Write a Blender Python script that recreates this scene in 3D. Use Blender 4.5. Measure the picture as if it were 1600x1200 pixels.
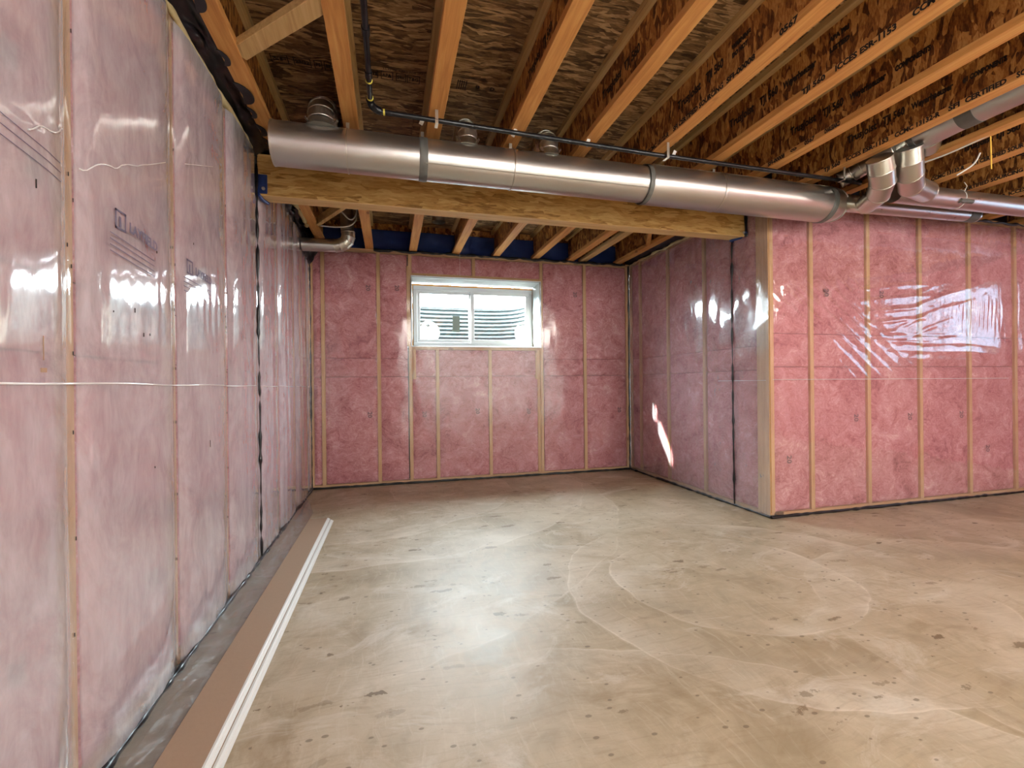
import bpy, bmesh, math, random
import numpy as np
from mathutils import Vector, Matrix, Euler

random.seed(7)
for o in list(bpy.data.objects): bpy.data.objects.remove(o)
SC = bpy.context.scene
COL = SC.collection
R = math.radians

# ------------------------------------------------------------------ camera
YAW, PIT, ROL, CAMH = R(14.85), R(-0.049), R(-0.615), 1.043
cam_d = bpy.data.cameras.new('camera')
cam_d.lens = 719.24/1600*36; cam_d.sensor_width = 36; cam_d.clip_start = 0.02
cam = bpy.data.objects.new('camera', cam_d); COL.objects.link(cam)
_Rt = Vector((math.cos(YAW), -math.sin(YAW), 0)); _F = Vector((math.sin(YAW), math.cos(YAW), 0)); _U = Vector((0, 0, 1))
_F2 = _F*math.cos(PIT) + _U*math.sin(PIT); _U2 = -_F*math.sin(PIT) + _U*math.cos(PIT)
_R3 = _Rt*math.cos(ROL) + _U2*math.sin(ROL); _U3 = -_Rt*math.sin(ROL) + _U2*math.cos(ROL)
M = Matrix.Identity(4)
for i in range(3):
    M[i][0] = _R3[i]; M[i][1] = _U3[i]; M[i][2] = -_F2[i]
M[0][3], M[1][3], M[2][3] = 0, 0, CAMH
cam.matrix_world = M
SC.camera = cam

# ------------------------------------------------------------------ light
w = bpy.data.worlds.new('sky'); SC.world = w; w.use_nodes = True
bg = w.node_tree.nodes['Background']
bg.inputs[0].default_value = (0.80, 0.90, 1.0, 1); bg.inputs[1].default_value = 80.0

def light(name, kind, loc, energy, color=(1, 1, 1), **k):
    d = bpy.data.lights.new(name, kind); d.energy = energy; d.color = color
    for a, b in k.items(): setattr(d, a, b)
    o = bpy.data.objects.new(name, d); COL.objects.link(o); o.location = loc
    return o
SUN_DIR = Vector((1.0, -0.459, -0.715)).normalized()
sun = light('sun', 'SUN', (0, 9, 6), 60.0, (1, .95, .86), angle=R(0.9))
sun.rotation_euler = SUN_DIR.to_track_quat('-Z', 'Y').to_euler()
# sky portals in the two window openings
def portal(loc, sx, sy, rot):
    o = light('window_portal', 'AREA', loc, 1, shape='RECTANGLE', size=sx, size_y=sy)
    o.data.cycles.is_portal = True; o.rotation_euler = rot
portal((0.95, 5.33, 1.82), 1.5, 0.8, (R(-90), 0, 0))
portal((7.16, 1.15, 1.78), 1.6, 0.9, (0, R(90), 0))
# bare bulbs added behind the camera as warm fill light
FILL_BULBS = [(0.9, -0.75, 2.36, 92), (3.3, -0.6, 2.36, 112), (5.8, -1.5, 2.36, 85)]
# added fill light behind the camera, set in a made-up door opening
fill_lamp = light('added_fill_light', 'AREA', (2.6, -3.12, 1.22), 42, (1, .95, .90), shape='RECTANGLE', size=4.2, size_y=2.0)
fill_lamp.rotation_euler = (R(90), 0, 0)
SC.view_settings.view_transform = 'Standard'; SC.view_settings.look = 'None'
SC.view_settings.gamma = 1; SC.view_settings.use_curve_mapping = False
SC.view_settings.exposure = 0.2
cy = SC.cycles
cy.max_bounces = 6; cy.diffuse_bounces = 3; cy.glossy_bounces = 3; cy.transmission_bounces = 3; cy.transparent_max_bounces = 14
cy.caustics_reflective = False; cy.caustics_refractive = False; cy.sample_clamp_indirect = 6.0
cy.use_adaptive_sampling = True; cy.adaptive_threshold = 0.05; cy.adaptive_min_samples = 14

# ------------------------------------------------------------------ dimensions
XL, XR, D, D2 = -0.779, 2.787, 4.986, 2.876
HT = 2.455                      # top of walls = underside of joists
YN, XE = -3.0, 7.0              # wall behind the camera, far right wall
SUB = 2.745                     # underside of subfloor
JX = [-0.681, -0.231, 0.211, 0.667, 1.110, 1.569, 1.997, 2.436, 2.880, 3.325, 3.77, 4.214, 4.66, 5.10, 5.55, 6.0, 6.45]
JW = 0.080

# ------------------------------------------------------------------ node helpers
class NT:
    def __init__(s, name):
        s.m = bpy.data.materials.new(name); s.m.use_nodes = True
        s.t = s.m.node_tree; s.t.nodes.clear()
        s.out = s.t.nodes.new('ShaderNodeOutputMaterial')
    def n(s, typ, **k):
        nd = s.t.nodes.new(typ)
        for a, b in k.items():
            if a.startswith('i_'):
                key = a[2:]; key = int(key) if key.isdigit() else key.replace('_', ' ')
                if isinstance(b, bpy.types.NodeSocket): s.t.links.new(b, nd.inputs[key])
                else: nd.inputs[key].default_value = b
            else: setattr(nd, a, b)
        return nd
    def link(s, a, b): s.t.links.new(a, b)
    def coord(s, kind='Object'): return s.n('ShaderNodeTexCoord').outputs[kind]
    def mapping(s, v, scale=(1, 1, 1), rot=(0, 0, 0), loc=(0, 0, 0)):
        return s.n('ShaderNodeMapping', i_0=v, i_1=loc, i_2=rot, i_3=scale).outputs[0]
    def noise(s, v, scale, detail=4, rough=.55, dist=0.0):
        return s.n('ShaderNodeTexNoise', i_Vector=v, i_Scale=scale, i_Detail=detail, i_Roughness=rough, i_Distortion=dist)
    def ramp(s, f, stops):
        nd = s.n('ShaderNodeValToRGB', i_0=f); e = nd.color_ramp.elements
        while len(e) > len(stops): e.remove(e[-1])
        while len(e) < len(stops): e.new(0.5)
        for el, (p, c) in zip(e, stops): el.position = p; el.color = (*c, 1) if len(c) == 3 else c
        return nd.outputs[0]
    def math(s, op, a, b=0.0, c=0.0, clamp=False):
        nd = s.n('ShaderNodeMath', operation=op, use_clamp=clamp)
        for i, v in enumerate((a, b, c)):
            if isinstance(v, bpy.types.NodeSocket): s.link(v, nd.inputs[i])
            else: nd.inputs[i].default_value = v
        return nd.outputs[0]
    def mix(s, f, a, b, mode='MIX'):
        nd = s.n('ShaderNodeMix', data_type='RGBA', blend_type=mode)
        for i, v in ((0, f), (6, a), (7, b)):
            if isinstance(v, bpy.types.NodeSocket): s.link(v, nd.inputs[i])
            else: nd.inputs[i].default_value = v if i == 0 else ((*v, 1) if len(v) == 3 else v)
        return nd.outputs[2]
    def bump(s, h, strength=.3, dist=.01):
        return s.n('ShaderNodeBump', i_Strength=strength, i_Distance=dist, i_Height=h).outputs[0]
    def pbsdf(s, col, rough=.6, metal=0.0, normal=None, **k):
        p = s.n('ShaderNodeBsdfPrincipled')
        for key, v in (('Base Color', col), ('Roughness', rough), ('Metallic', metal)):
            if isinstance(v, bpy.types.NodeSocket): s.link(v, p.inputs[key])
            else: p.inputs[key].default_value = (*v, 1) if isinstance(v, tuple) and len(v) == 3 else v
        if normal: s.link(normal, p.inputs['Normal'])
        for a, b in k.items(): p.inputs[a.replace('_', ' ')].default_value = b
        s.link(p.outputs[0], s.out.inputs[0]); return p

def rnd(T):
    """object coordinates shifted by a per-object random amount"""
    oi = T.n('ShaderNodeObjectInfo').outputs['Random']
    off = T.n('ShaderNodeCombineXYZ', i_0=T.math('MULTIPLY', oi, 31.), i_1=T.math('MULTIPLY', oi, 47.), i_2=T.math('MULTIPLY', oi, 17.)).outputs[0]
    return T.n('ShaderNodeVectorMath', operation='ADD', i_0=T.coord(), i_1=off).outputs[0]

def mat_pine(name, axis, c1, c2, c3, rough=.6):
    T = NT(name); v = rnd(T)
    sc = [22, 22, 22]; sc[axis] = 1.2
    g = T.noise(T.mapping(v, tuple(sc)), 2.2, 5, .6, .6)
    col = T.ramp(g.outputs[0], [(.30, c1), (.52, c2), (.72, c3)])
    sk = [5, 5, 5]; sk[axis] = 2.6
    kn = T.n('ShaderNodeTexVoronoi', i_Vector=T.mapping(v, tuple(sk)), i_Scale=1.0).outputs['Distance']
    km = T.ramp(kn, [(.05, (1, 1, 1)), (.095, (0, 0, 0))])
    col = T.mix(T.math('MULTIPLY', km, .75), col, (c1[0]*.35, c1[1]*.3, c1[2]*.3))
    b = T.noise(v, 3, 3).outputs[0]
    col = T.mix(T.math('MULTIPLY', b, .35), col, (c1[0]*.8, c1[1]*.75, c1[2]*.7))
    T.pbsdf(col, rough, normal=T.bump(g.outputs[0], .25, .003)); return T.m

def mat_osb(name, stretch, cols, scale=1.0, rough=.65, spec=.4, bmp=.5):
    """strand board: three voronoi flake layers of different direction"""
    T = NT(name); v = rnd(T)
    wob = T.noise(v, 3.0, 2).outputs['Color']
    wv = T.n('ShaderNodeVectorMath', operation='MULTIPLY_ADD', i_0=wob, i_1=(.18, .18, .18), i_2=v).outputs[0]
    layers = []
    for k, ang in enumerate(((.0, .0, .0), (.45, .5, .45), (-.55, -.45, -.6))):
        vr = T.mapping(wv, tuple(x*scale for x in stretch), ang, (k*3.1, k*1.7, k*2.3))
        vo = T.n('ShaderNodeTexVoronoi', i_Vector=vr, i_Scale=1.0)
        layers.append((vo.outputs['Color'], vo.outputs['Distance']))
    sel = T.noise(T.mapping(v, tuple(x*.55*scale for x in stretch)), 1.0, 2).outputs[0]
    s1 = T.ramp(sel, [(.45, (0, 0, 0)), (.47, (1, 1, 1))]); s2 = T.ramp(sel, [(.55, (0, 0, 0)), (.57, (1, 1, 1))])
    c = T.mix(s1, layers[0][0], layers[1][0]); c = T.mix(s2, c, layers[2][0])
    g = T.n('ShaderNodeSeparateColor', i_0=c).outputs[0]
    fine = T.noise(T.mapping(v, tuple(x*2.2*scale for x in stretch)), 1.6, 4, .7).outputs[0]
    f = T.math('ADD', T.math('MULTIPLY', g, .55), T.math('MULTIPLY', fine, .75))
    col = T.ramp(f, [(.32, cols[0]), (.52, cols[1]), (.70, cols[2]), (.92, cols[3])])
    T.pbsdf(col, rough, normal=T.bump(f, bmp, .004), Specular_IOR_Level=spec); return T.m

MT = {}
MT['flange'] = mat_pine('lvl_flange_orange', 1, (.50, .20, .05), (.68, .32, .09), (.77, .42, .14))
MT['flange_pale'] = mat_pine('flange_pale', 1, (.46, .27, .10), (.63, .41, .17), (.72, .50, .24))
MT['stud'] = mat_pine('stud_pine', 2, (.55, .30, .12), (.68, .42, .20), (.78, .53, .29))
MT['plate_x'] = mat_pine('plate_pine_x', 0, (.50, .27, .11), (.62, .37, .17), (.72, .48, .25))
MT['plate_y'] = mat_pine('plate_pine_y', 1, (.50, .27, .11), (.62, .37, .17), (.72, .48, .25))
MT['web'] = mat_osb('web_strand_board', (30, 36, 11), ((.05, .015, .004), (.21, .066, .013), (.40, .15, .032), (.62, .31, .085)))
MT['sub'] = mat_osb('subfloor_strand_board', (8, 46, 10), ((.060, .030, .012), (.165, .088, .034), (.30, .165, .068), (.54, .34, .165)), 1.0)
MT['beam'] = mat_osb('beam_strand_lumber', (5, 12, 34), ((.24, .11, .025), (.46, .245, .065), (.55, .32, .10), (.66, .42, .16)), 1.0, .5, .4, .25)
MT['beam_under'] = mat_pine('beam_underside', 0, (.55, .33, .13), (.72, .48, .22), (.80, .58, .32))  # paler grain for the underside than for the beam face

def plain(name, col, rough=.6, metal=0.0, nscale=None, namt=.2, **k):
    T = NT(name); c = col; nrm = None
    if nscale:
        nz = T.noise(rnd(T), nscale, 4).outputs[0]
        c = T.mix(T.math('MULTIPLY', nz, namt*2), col, tuple(x*.55 for x in col))
        nrm = T.bump(nz, .2, .003)
    T.pbsdf(c, rough, metal, nrm, **k); return T.m
MT['black'] = plain('black_sealant', (.008, .008, .010), .32, 0, 40, .2)
MT['membrane'] = plain('black_membrane', (.010, .011, .017), .32, 0, 14, .3)
MT['navy'] = plain('navy_rim_wrap', (.018, .045, .20), .35, 0, 6, .35)
MT['pipe'] = plain('black_gas_pipe', (.014, .014, .018), .28, .3, 12, .2)
MT['brass'] = plain('yellow_tape', (.65, .55, .08), .5)
MT['ink'] = plain('black_ink', (.018, .012, .010), .7)
MT['ink_web'] = plain('dark_brown_ink', (.022, .012, .008), .7)
MT['ink_grey'] = plain('grey_ink', (.17, .09, .11), .8)
MT['ink_violet'] = plain('violet_print', (.16, .15, .23), .8)
MT['white_vinyl'] = plain('white_vinyl', (.66, .68, .70), .35)
MT['white_paint'] = plain('white_paint', (.80, .79, .76), .45, 0, 20, .05)
MT['mdf'] = plain('brown_fibreboard', (.40, .265, .175), .75, 0, 60, .08)
MT['cable'] = plain('white_cable', (.72, .70, .66), .5)
MT['foam'] = plain('orange_foam', (.75, .36, .10), .8, 0, 60, .3)
MT['yellow_foam'] = plain('cream_foam', (.62, .50, .26), .85, 0, 40, .4)
MT['strap_yellow'] = plain('yellow_strap', (.62, .38, .05), .6)
MT['concrete_wall'] = plain('concrete_wall', (.18, .17, .16), .9, 0, 9, .3)
MT['lamp_white'] = plain('lamp_holder', (.8, .8, .78), .5)
MT['sticker'] = plain('grey_sticker', (.17, .20, .17), .6)
MT['soil'] = plain('gravel', (.10, .09, .08), .95, 0, 30, .5)
MT['mastic'] = plain('grey_mastic', (.15, .148, .135), .55, .25, 18, .35)

def mat_galv(name, col=(.66, .64, .60), r0=.24, axis=0):
    T = NT(name); v = rnd(T)
    sc = [1, 1, 1]; sc[axis] = .35
    n1 = T.noise(T.mapping(v, tuple(sc)), 9, 5, .6).outputs[0]
    n2 = T.noise(v, 2.4, 3).outputs[0]
    col_ = T.mix(T.math('MULTIPLY', n2, .5), col, tuple(c*.72 for c in col))
    sp = T.n('ShaderNodeTexVoronoi', i_Vector=v, i_Scale=16.).outputs['Distance']
    spm = T.math('MULTIPLY', T.ramp(sp, [(.03, (1, 1, 1)), (.06, (0, 0, 0))]), .12)
    col_ = T.mix(spm, col_, (.2, .19, .18))
    rr = T.math('MULTIPLY_ADD', n1, .22, r0 - .06)
    T.pbsdf(col_, rr, .95, T.bump(n2, .04, .004)); return T.m
MT['galv'] = mat_galv('galvanised_steel', (.58, .56, .54), .27)
MT['galv_small'] = mat_galv('galvanised_steel_elbow', (.62, .60, .54), .28)
MT['steel_well'] = mat_galv('corrugated_steel', (.115, .135, .14), .7)

def mat_pink():
    T = NT('pink_fibreglass'); v = rnd(T)
    wob = T.noise(v, 5, 3).outputs['Color']
    wv = T.n('ShaderNodeVectorMath', operation='MULTIPLY_ADD', i_0=wob, i_1=(.25, .25, .25), i_2=v).outputs[0]
    a = T.noise(wv, 4.5, 6, .68, .9).outputs[0]
    b = T.noise(wv, 26, 6, .75, 1.6).outputs[0]
    st = T.noise(T.mapping(wv, (10, 10, 45), (.5, .3, 0)), 1.8, 4, .7, .5).outputs[0]
    f = T.math('ADD', T.math('MULTIPLY', a, .45), T.math('ADD', T.math('MULTIPLY', b, .33), T.math('MULTIPLY', st, .22)))
    col = T.ramp(f, [(.37, (.27, .060, .078)), (.46, (.53, .185, .205)), (.55, (.68, .31, .33)), (.66, (.92, .64, .63))])
    T.pbsdf(col, .95, normal=T.bump(f, .8, .012), Specular_IOR_Level=.1); return T.m
MT['pink'] = mat_pink()

def mat_poly(name, haze, bump_s=.35, vert=1.0, frough=.10, hazecol=(.80, .80, .86), frf=1.4, cloud=0.0, trl=.35, studs=()):
    """clear polyethylene film: see-through, thin milky scatter and a mirror-like skin"""
    T = NT(name); v = T.coord()
    n1 = T.noise(T.mapping(v, (1*vert, 1*vert, .35)), 14, 4, .55, .5).outputs[0]
    n2 = T.noise(T.mapping(v, (1, 1, .5)), 3.2, 3, .5, .3).outputs[0]
    h = T.math('ADD', T.math('MULTIPLY', n1, .35), n2)
    nrm = T.bump(h, bump_s, .012)
    tr = T.n('ShaderNodeBsdfTransparent', i_0=(.985, .975, .98, 1)).outputs[0]
    df = T.n('ShaderNodeBsdfDiffuse', i_0=(*hazecol, 1)).outputs[0]
    tl = T.n('ShaderNodeBsdfTranslucent', i_0=(*hazecol, 1)).outputs[0]
    hz = T.n('ShaderNodeMixShader', i_0=trl, i_1=df, i_2=tl).outputs[0]
    if cloud:      # uneven milkiness where the film clings to the fibres
        c1 = T.noise(T.mapping(v, (1, 1, .55)), 5.5, 6, .68, 1.4).outputs[0]
        c2 = T.noise(T.mapping(v, (1, 1, .30)), 34, 4, .65, .6).outputs[0]
        cc = T.math('SUBTRACT', T.math('ADD', T.math('MULTIPLY', c1, .68), T.math('MULTIPLY', c2, .32)), .5)
        haze = T.math('MULTIPLY_ADD', cc, cloud, haze, clamp=True)
        if studs:      # pulled tight over the studs the film turns clear
            yy = T.n('ShaderNodeSeparateXYZ', i_0=v).outputs[1]; near = None
            for st in studs:
                k = T.math('SUBTRACT', 1.0, T.math('MULTIPLY', T.math('SUBTRACT', T.math('ABSOLUTE', T.math('SUBTRACT', yy, st)), .014, clamp=True), 110.), clamp=True)
                near = k if near is None else T.math('MAXIMUM', near, k)
            haze = T.math('MULTIPLY', haze, T.math('MULTIPLY_ADD', near, -.55, 1.0))
    body = T.n('ShaderNodeMixShader', i_0=haze, i_1=tr, i_2=hz).outputs[0]
    gl = T.n('ShaderNodeBsdfGlossy', i_Color=(1, 1, 1, 1), i_Roughness=frough, i_Normal=nrm).outputs[0]
    bk = T.n('ShaderNodeNewGeometry').outputs['Backfacing']          # a thin film looks alike from both sides
    fr = T.n('ShaderNodeFresnel', i_0=T.math('MULTIPLY_ADD', bk, 1/1.52-1.52, 1.52), i_Normal=nrm).outputs[0]
    fac = T.math('MULTIPLY', fr, frf, clamp=True)
    mx = T.n('ShaderNodeMixShader', i_0=fac, i_1=body, i_2=gl).outputs[0]
    T.link(mx, T.out.inputs[0]); return T.m
MT['poly'] = mat_poly('polyethylene_film', .10, .3, 1.0, .14, frf=1.0); MT['poly_right'] = mat_poly('polyethylene_film_facing', .10, .35, 1.0, .075, frf=2.2); MT['poly_bump'] = mat_poly('polyethylene_film_side', .25, .3, 1.0, .11, (.82, .82, .90), 1.8, .45, .2)
MT['poly_left'] = mat_poly('polyethylene_film_left', .50, .18, 1.0, .06, (.84, .85, .93), 1.45, 1.0, .15, (.83, 1.405, 1.98, 2.54, 3.62))
MT['poly_floor'] = mat_poly('polyethylene_flap', .42, 1.0, 1.0, .16, (.42, .415, .40), 1.3)
MT['poly_liner'] = mat_poly('polyethylene_liner', .93, .8, 1.0, .2, (.80, .85, .84), .7)
MT['crease'] = mat_poly('film_crease', .96, .2, 1.0, .1, (.97, .97, .98), trl=.1)

def mat_glass(c=(.93, .97, .95, 1)):
    T = NT('window_glass')
    tr = T.n('ShaderNodeBsdfTransparent', i_0=c).outputs[0]
    gl = T.n('ShaderNodeBsdfGlossy', i_Color=(1, 1, 1, 1), i_Roughness=.02).outputs[0]
    bk = T.n('ShaderNodeNewGeometry').outputs['Backfacing']
    fr = T.n('ShaderNodeFresnel', i_0=T.math('MULTIPLY_ADD', bk, 1/1.5-1.5, 1.5)).outputs[0]
    T.link(T.n('ShaderNodeMixShader', i_0=fr, i_1=tr, i_2=gl).outputs[0], T.out.inputs[0]); return T.m
MT['glass'] = mat_glass(); MT['glass_dimmed'] = mat_glass((.17, .19, .21, 1))  # second glass darkened to dim the daylight of the far right window
def mat_emit(name, col, s):
    T = NT(name); T.link(T.n('ShaderNodeEmission', i_0=(*col, 1), i_1=s).outputs[0], T.out.inputs[0]); return T.m
MT['bulb'] = mat_emit('fill_bulb_glow', (1, .80, .58), 9)

def mat_floor():
    T = NT('concrete_floor'); v = T.coord()
    big = T.noise(v, .9, 5, .6, .6).outputs[0]
    mid = T.noise(v, 4.2, 6, .65, .8).outputs[0]
    fine = T.noise(v, 60, 5, .7).outputs[0]
    base = T.ramp(T.math('ADD', T.math('MULTIPLY', big, .6), T.math('MULTIPLY', mid, .4)),
                  [(.40, (.345, .268, .170)), (.5, (.46, .368, .250)), (.60, (.565, .475, .352))])
    sep = T.n('ShaderNodeSeparateXYZ', i_0=v)
    wob = T.noise(v, 1.6, 3, .5).outputs['Color']
    wv = T.n('ShaderNodeVectorMath', operation='MULTIPLY_ADD', i_0=wob, i_1=(.22, .22, 0), i_2=v).outputs[0]
    # trowel sweeps: fans of arcs about several standing points
    swp = None; hgt = None
    for (cx, cy, r0, wd, amp, amax) in ((-.35, 4.7, 1.5, .10, .9, 0), (-.2, 4.9, 2.15, .12, .8, 0), (1.75, 2.1, .62, .07, 1.0, 0),
                                  (1.85, 2.0, .98, .10, .8, 0), (-.9, 4.4, 2.85, .14, .7, 0), (2.9, 1.1, 1.15, .10, .5, 0), (.35, .2, 1.55, .12, .6, 0), (1.0, 4.6, 1.0, .08, .6, 0)):
        d = T.n('ShaderNodeVectorMath', operation='DISTANCE', i_0=wv, i_1=(cx+.11, cy+.11, 0)).outputs['Value']
        e = T.math('SUBTRACT', d, r0)
        # sharp on the outer side, fading inwards
        inn = T.math('MULTIPLY', T.math('SUBTRACT', 1.0, T.math('MULTIPLY', T.math('ABSOLUTE', e), 1/(wd*3.2)), clamp=True), T.math('LESS_THAN', e, 0.0))
        edge = T.math('SUBTRACT', 1.0, T.math('MULTIPLY', T.math('ABSOLUTE', e), 1/.012), clamp=True)
        s_ = T.math('MULTIPLY', T.math('ADD', T.math('MULTIPLY', inn, .75), T.math('MULTIPLY', edge, .5)), amp)
        swp = s_ if swp is None else T.math('MAXIMUM', swp, s_)
    brk = T.ramp(T.noise(v, 1.4, 3, .6).outputs[0], [(.38, (0, 0, 0)), (.62, (1, 1, 1))])
    swp = T.math('MULTIPLY', swp, brk)
    col = T.mix(T.math('MULTIPLY', swp, .78), base, (.78, .69, .575))
    # brushed streaks
    stv = T.mapping(wv, (2.2, 30, 1), (0, 0, .5))
    stk = T.ramp(T.noise(stv, 2.0, 4, .7).outputs[0], [(.52, (0, 0, 0)), (.75, (1, 1, 1))])
    col = T.mix(T.math('MULTIPLY', stk, .42), col, (.27, .19, .11))
    stv = T.mapping(wv, (26, 2.4, 1), (0, 0, .35))
    stk2 = T.ramp(T.noise(stv, 2.0, 4, .7).outputs[0], [(.55, (0, 0, 0)), (.78, (1, 1, 1))])
    col = T.mix(T.math('MULTIPLY', stk2, .42), col, (.68, .60, .48))
    # wide dirty patches
    dp = T.ramp(T.noise(v, 2.1, 6, .7, 1.2).outputs[0], [(.53, (0, 0, 0)), (.68, (1, 1, 1))])
    col = T.mix(T.math('MULTIPLY', dp, .50), col, (.26, .175, .085))
    # pale dusty wipes
    pw = T.ramp(T.noise(T.mapping(wv, (1.3, 2.2, 1), (0, 0, -.4), (4, 2, 0)), 1.7, 6, .72, 1.0).outputs[0], [(.54, (0, 0, 0)), (.70, (1, 1, 1))])
    col = T.mix(T.math('MULTIPLY', pw, .55), col, (.72, .66, .57))
    # small scuffs, sparse
    vo = T.n('ShaderNodeTexVoronoi', i_Vector=T.mapping(wv, (6, 17, 1), (0, 0, .4)), i_Scale=1.0, i_Randomness=1.0)
    sz = T.n('ShaderNodeSeparateColor', i_0=vo.outputs['Color'])
    thr = T.math('MULTIPLY', T.math('SUBTRACT', sz.outputs[0], .45, clamp=True), .55)
    dd = T.math('ADD', vo.outputs['Distance'], T.math('MULTIPLY', T.math('SUBTRACT', T.noise(v, 22, 4, .7).outputs[0], .5), 1.1))
    sm = T.math('MULTIPLY', T.math('SUBTRACT', thr, dd), 18, clamp=True)
    col = T.mix(T.math('MULTIPLY', sm, T.math('MULTIPLY', sz.outputs[1], .85)), col, (.15, .095, .045))
    vo2 = T.n('ShaderNodeTexVoronoi', i_Vector=T.mapping(v, (24, 40, 1), (0, 0, -.5)), i_Scale=1.0)
    s2 = T.n('ShaderNodeSeparateColor', i_0=vo2.outputs['Color'])
    thr2 = T.math('MULTIPLY', T.math('SUBTRACT', s2.outputs[0], .72, clamp=True), 1.1)
    sm2 = T.math('MULTIPLY', T.math('SUBTRACT', thr2, vo2.outputs['Distance']), 14, clamp=True)
    col = T.mix(T.math('MULTIPLY', sm2, .6), col, (.12, .085, .05))
    col = T.mix(T.math('MULTIPLY', T.math('SUBTRACT', fine, .5), .5, clamp=True), col, (.25, .18, .12))
    rough = T.math('MULTIPLY_ADD', mid, .25, .36)
    T.pbsdf(col, rough, normal=T.bump(T.math('ADD', T.math('MULTIPLY', fine, .3), T.math('MULTIPLY', swp, .4)), .25, .004), Specular_IOR_Level=.45)
    return T.m
MT['floor'] = mat_floor()

# ------------------------------------------------------------------ geometry helpers
def link(o, parent=None):
    COL.objects.link(o)
    if parent is not None: o.parent = parent
    return o
def origin_of(p):
    v = Vector((0, 0, 0))
    while p is not None: v += p.location; p = p.parent
    return v
def mesh_obj(name, verts, faces, mat, parent=None, smooth=False, sharp=None):
    off = origin_of(parent)
    me = bpy.data.meshes.new(name)
    me.from_pydata([(v[0]-off[0], v[1]-off[1], v[2]-off[2]) for v in verts], [], faces)
    me.materials.append(mat)
    if smooth: me.polygons.foreach_set('use_smooth', [True]*len(me.polygons))
    me.update()
    return link(bpy.data.objects.new(name, me), parent)
class MB:
    def __init__(s): s.v = []; s.f = []
    def add(s, vs, fs):
        b = len(s.v); s.v += [tuple(v) for v in vs]; s.f += [tuple(b+i for i in f) for f in fs]; return s
    def box(s, x0, x1, y0, y1, z0, z1):
        x0, x1 = sorted((x0, x1)); y0, y1 = sorted((y0, y1)); z0, z1 = sorted((z0, z1))
        return s.add([(x0,y0,z0),(x1,y0,z0),(x1,y1,z0),(x0,y1,z0),(x0,y0,z1),(x1,y0,z1),(x1,y1,z1),(x0,y1,z1)],
                     [(0,3,2,1),(4,5,6,7),(0,1,5,4),(1,2,6,5),(2,3,7,6),(3,0,4,7)])
    def bar(s, a, b, wd, ht, up=(0, 0, 1)):
        a, b = Vector(a), Vector(b); d = (b-a).normalized(); u = Vector(up)
        r = d.cross(u).normalized()*wd/2; u = r.cross(d).normalized()*ht/2
        vs = [a-r-u, a+r-u, a+r+u, a-r+u, b-r-u, b+r-u, b+r+u, b-r+u]
        return s.add(vs, [(0,3,2,1),(4,5,6,7),(0,1,5,4),(1,2,6,5),(2,3,7,6),(3,0,4,7)])
    def tube(s, pts, rad, seg=20, caps=True, sharp=False):
        pts = [Vector(p) for p in pts]; n = len(pts)
        rad = rad if isinstance(rad, (list, tuple)) else [rad]*n
        d = (pts[1]-pts[0]).normalized(); u = d.orthogonal().normalized()
        rings = []
        for i in range(n):
            t = (pts[min(i+1, n-1)]-pts[max(i-1, 0)]).normalized()
            q = d.rotation_difference(t); u = (q @ u); u = (u - t*u.dot(t)).normalized(); d = t
            k = t.cross(u)
            # mitre widening at bends
            rings.append([pts[i] + (u*math.cos(a)+k*math.sin(a))*rad[i] for a in [2*math.pi*j/seg for j in range(seg)]])
        vs = []; fs = []
        if sharp:
            for i in range(n-1):
                b = len(vs); vs += rings[i]+rings[i+1]
                fs += [(b+j, b+(j+1) % seg, b+seg+(j+1) % seg, b+seg+j) for j in range(seg)]
            first, last = 0, len(vs)-seg
        else:
            for r in rings: vs += r
            for i in range(n-1):
                b = i*seg; fs += [(b+j, b+(j+1) % seg, b+seg+(j+1) % seg, b+seg+j) for j in range(seg)]
            first, last = 0, (n-1)*seg
        if caps:
            b = len(vs); vs += rings[0]; fs.append(tuple(b+j for j in reversed(range(seg))))
            b = len(vs); vs += rings[-1]; fs.append(tuple(b+j for j in range(seg)))
        return s.add(vs, fs)
    def build(s, name, mat, parent=None, smooth=False):
        return mesh_obj(name, s.v, s.f, mat, parent, smooth)
def bevel(o, w=.003, seg=1):
    m = o.modifiers.new('bevel', 'BEVEL'); m.width = w; m.segments = seg; m.limit_method = 'ANGLE'; return o
def tag(o, label=None, cat=None, group=None, kind=None):
    if label: o['label'] = label
    if cat: o['category'] = cat
    if group: o['group'] = group
    if kind: o['kind'] = kind
    return o
def thing(name, loc, label, cat, group=None):
    o = bpy.data.objects.new(name, None); o.empty_display_size = .05; COL.objects.link(o); o.location = loc
    return tag(o, label, cat, group)
def arc(c, a, b, n):
    """points of the quarter-like bend a->c->b (quadratic bezier)"""
    a, b, c = Vector(a), Vector(b), Vector(c)
    return [(a*(1-t)**2 + c*2*t*(1-t) + b*t*t) for t in [i/n for i in range(n+1)]]

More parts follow.
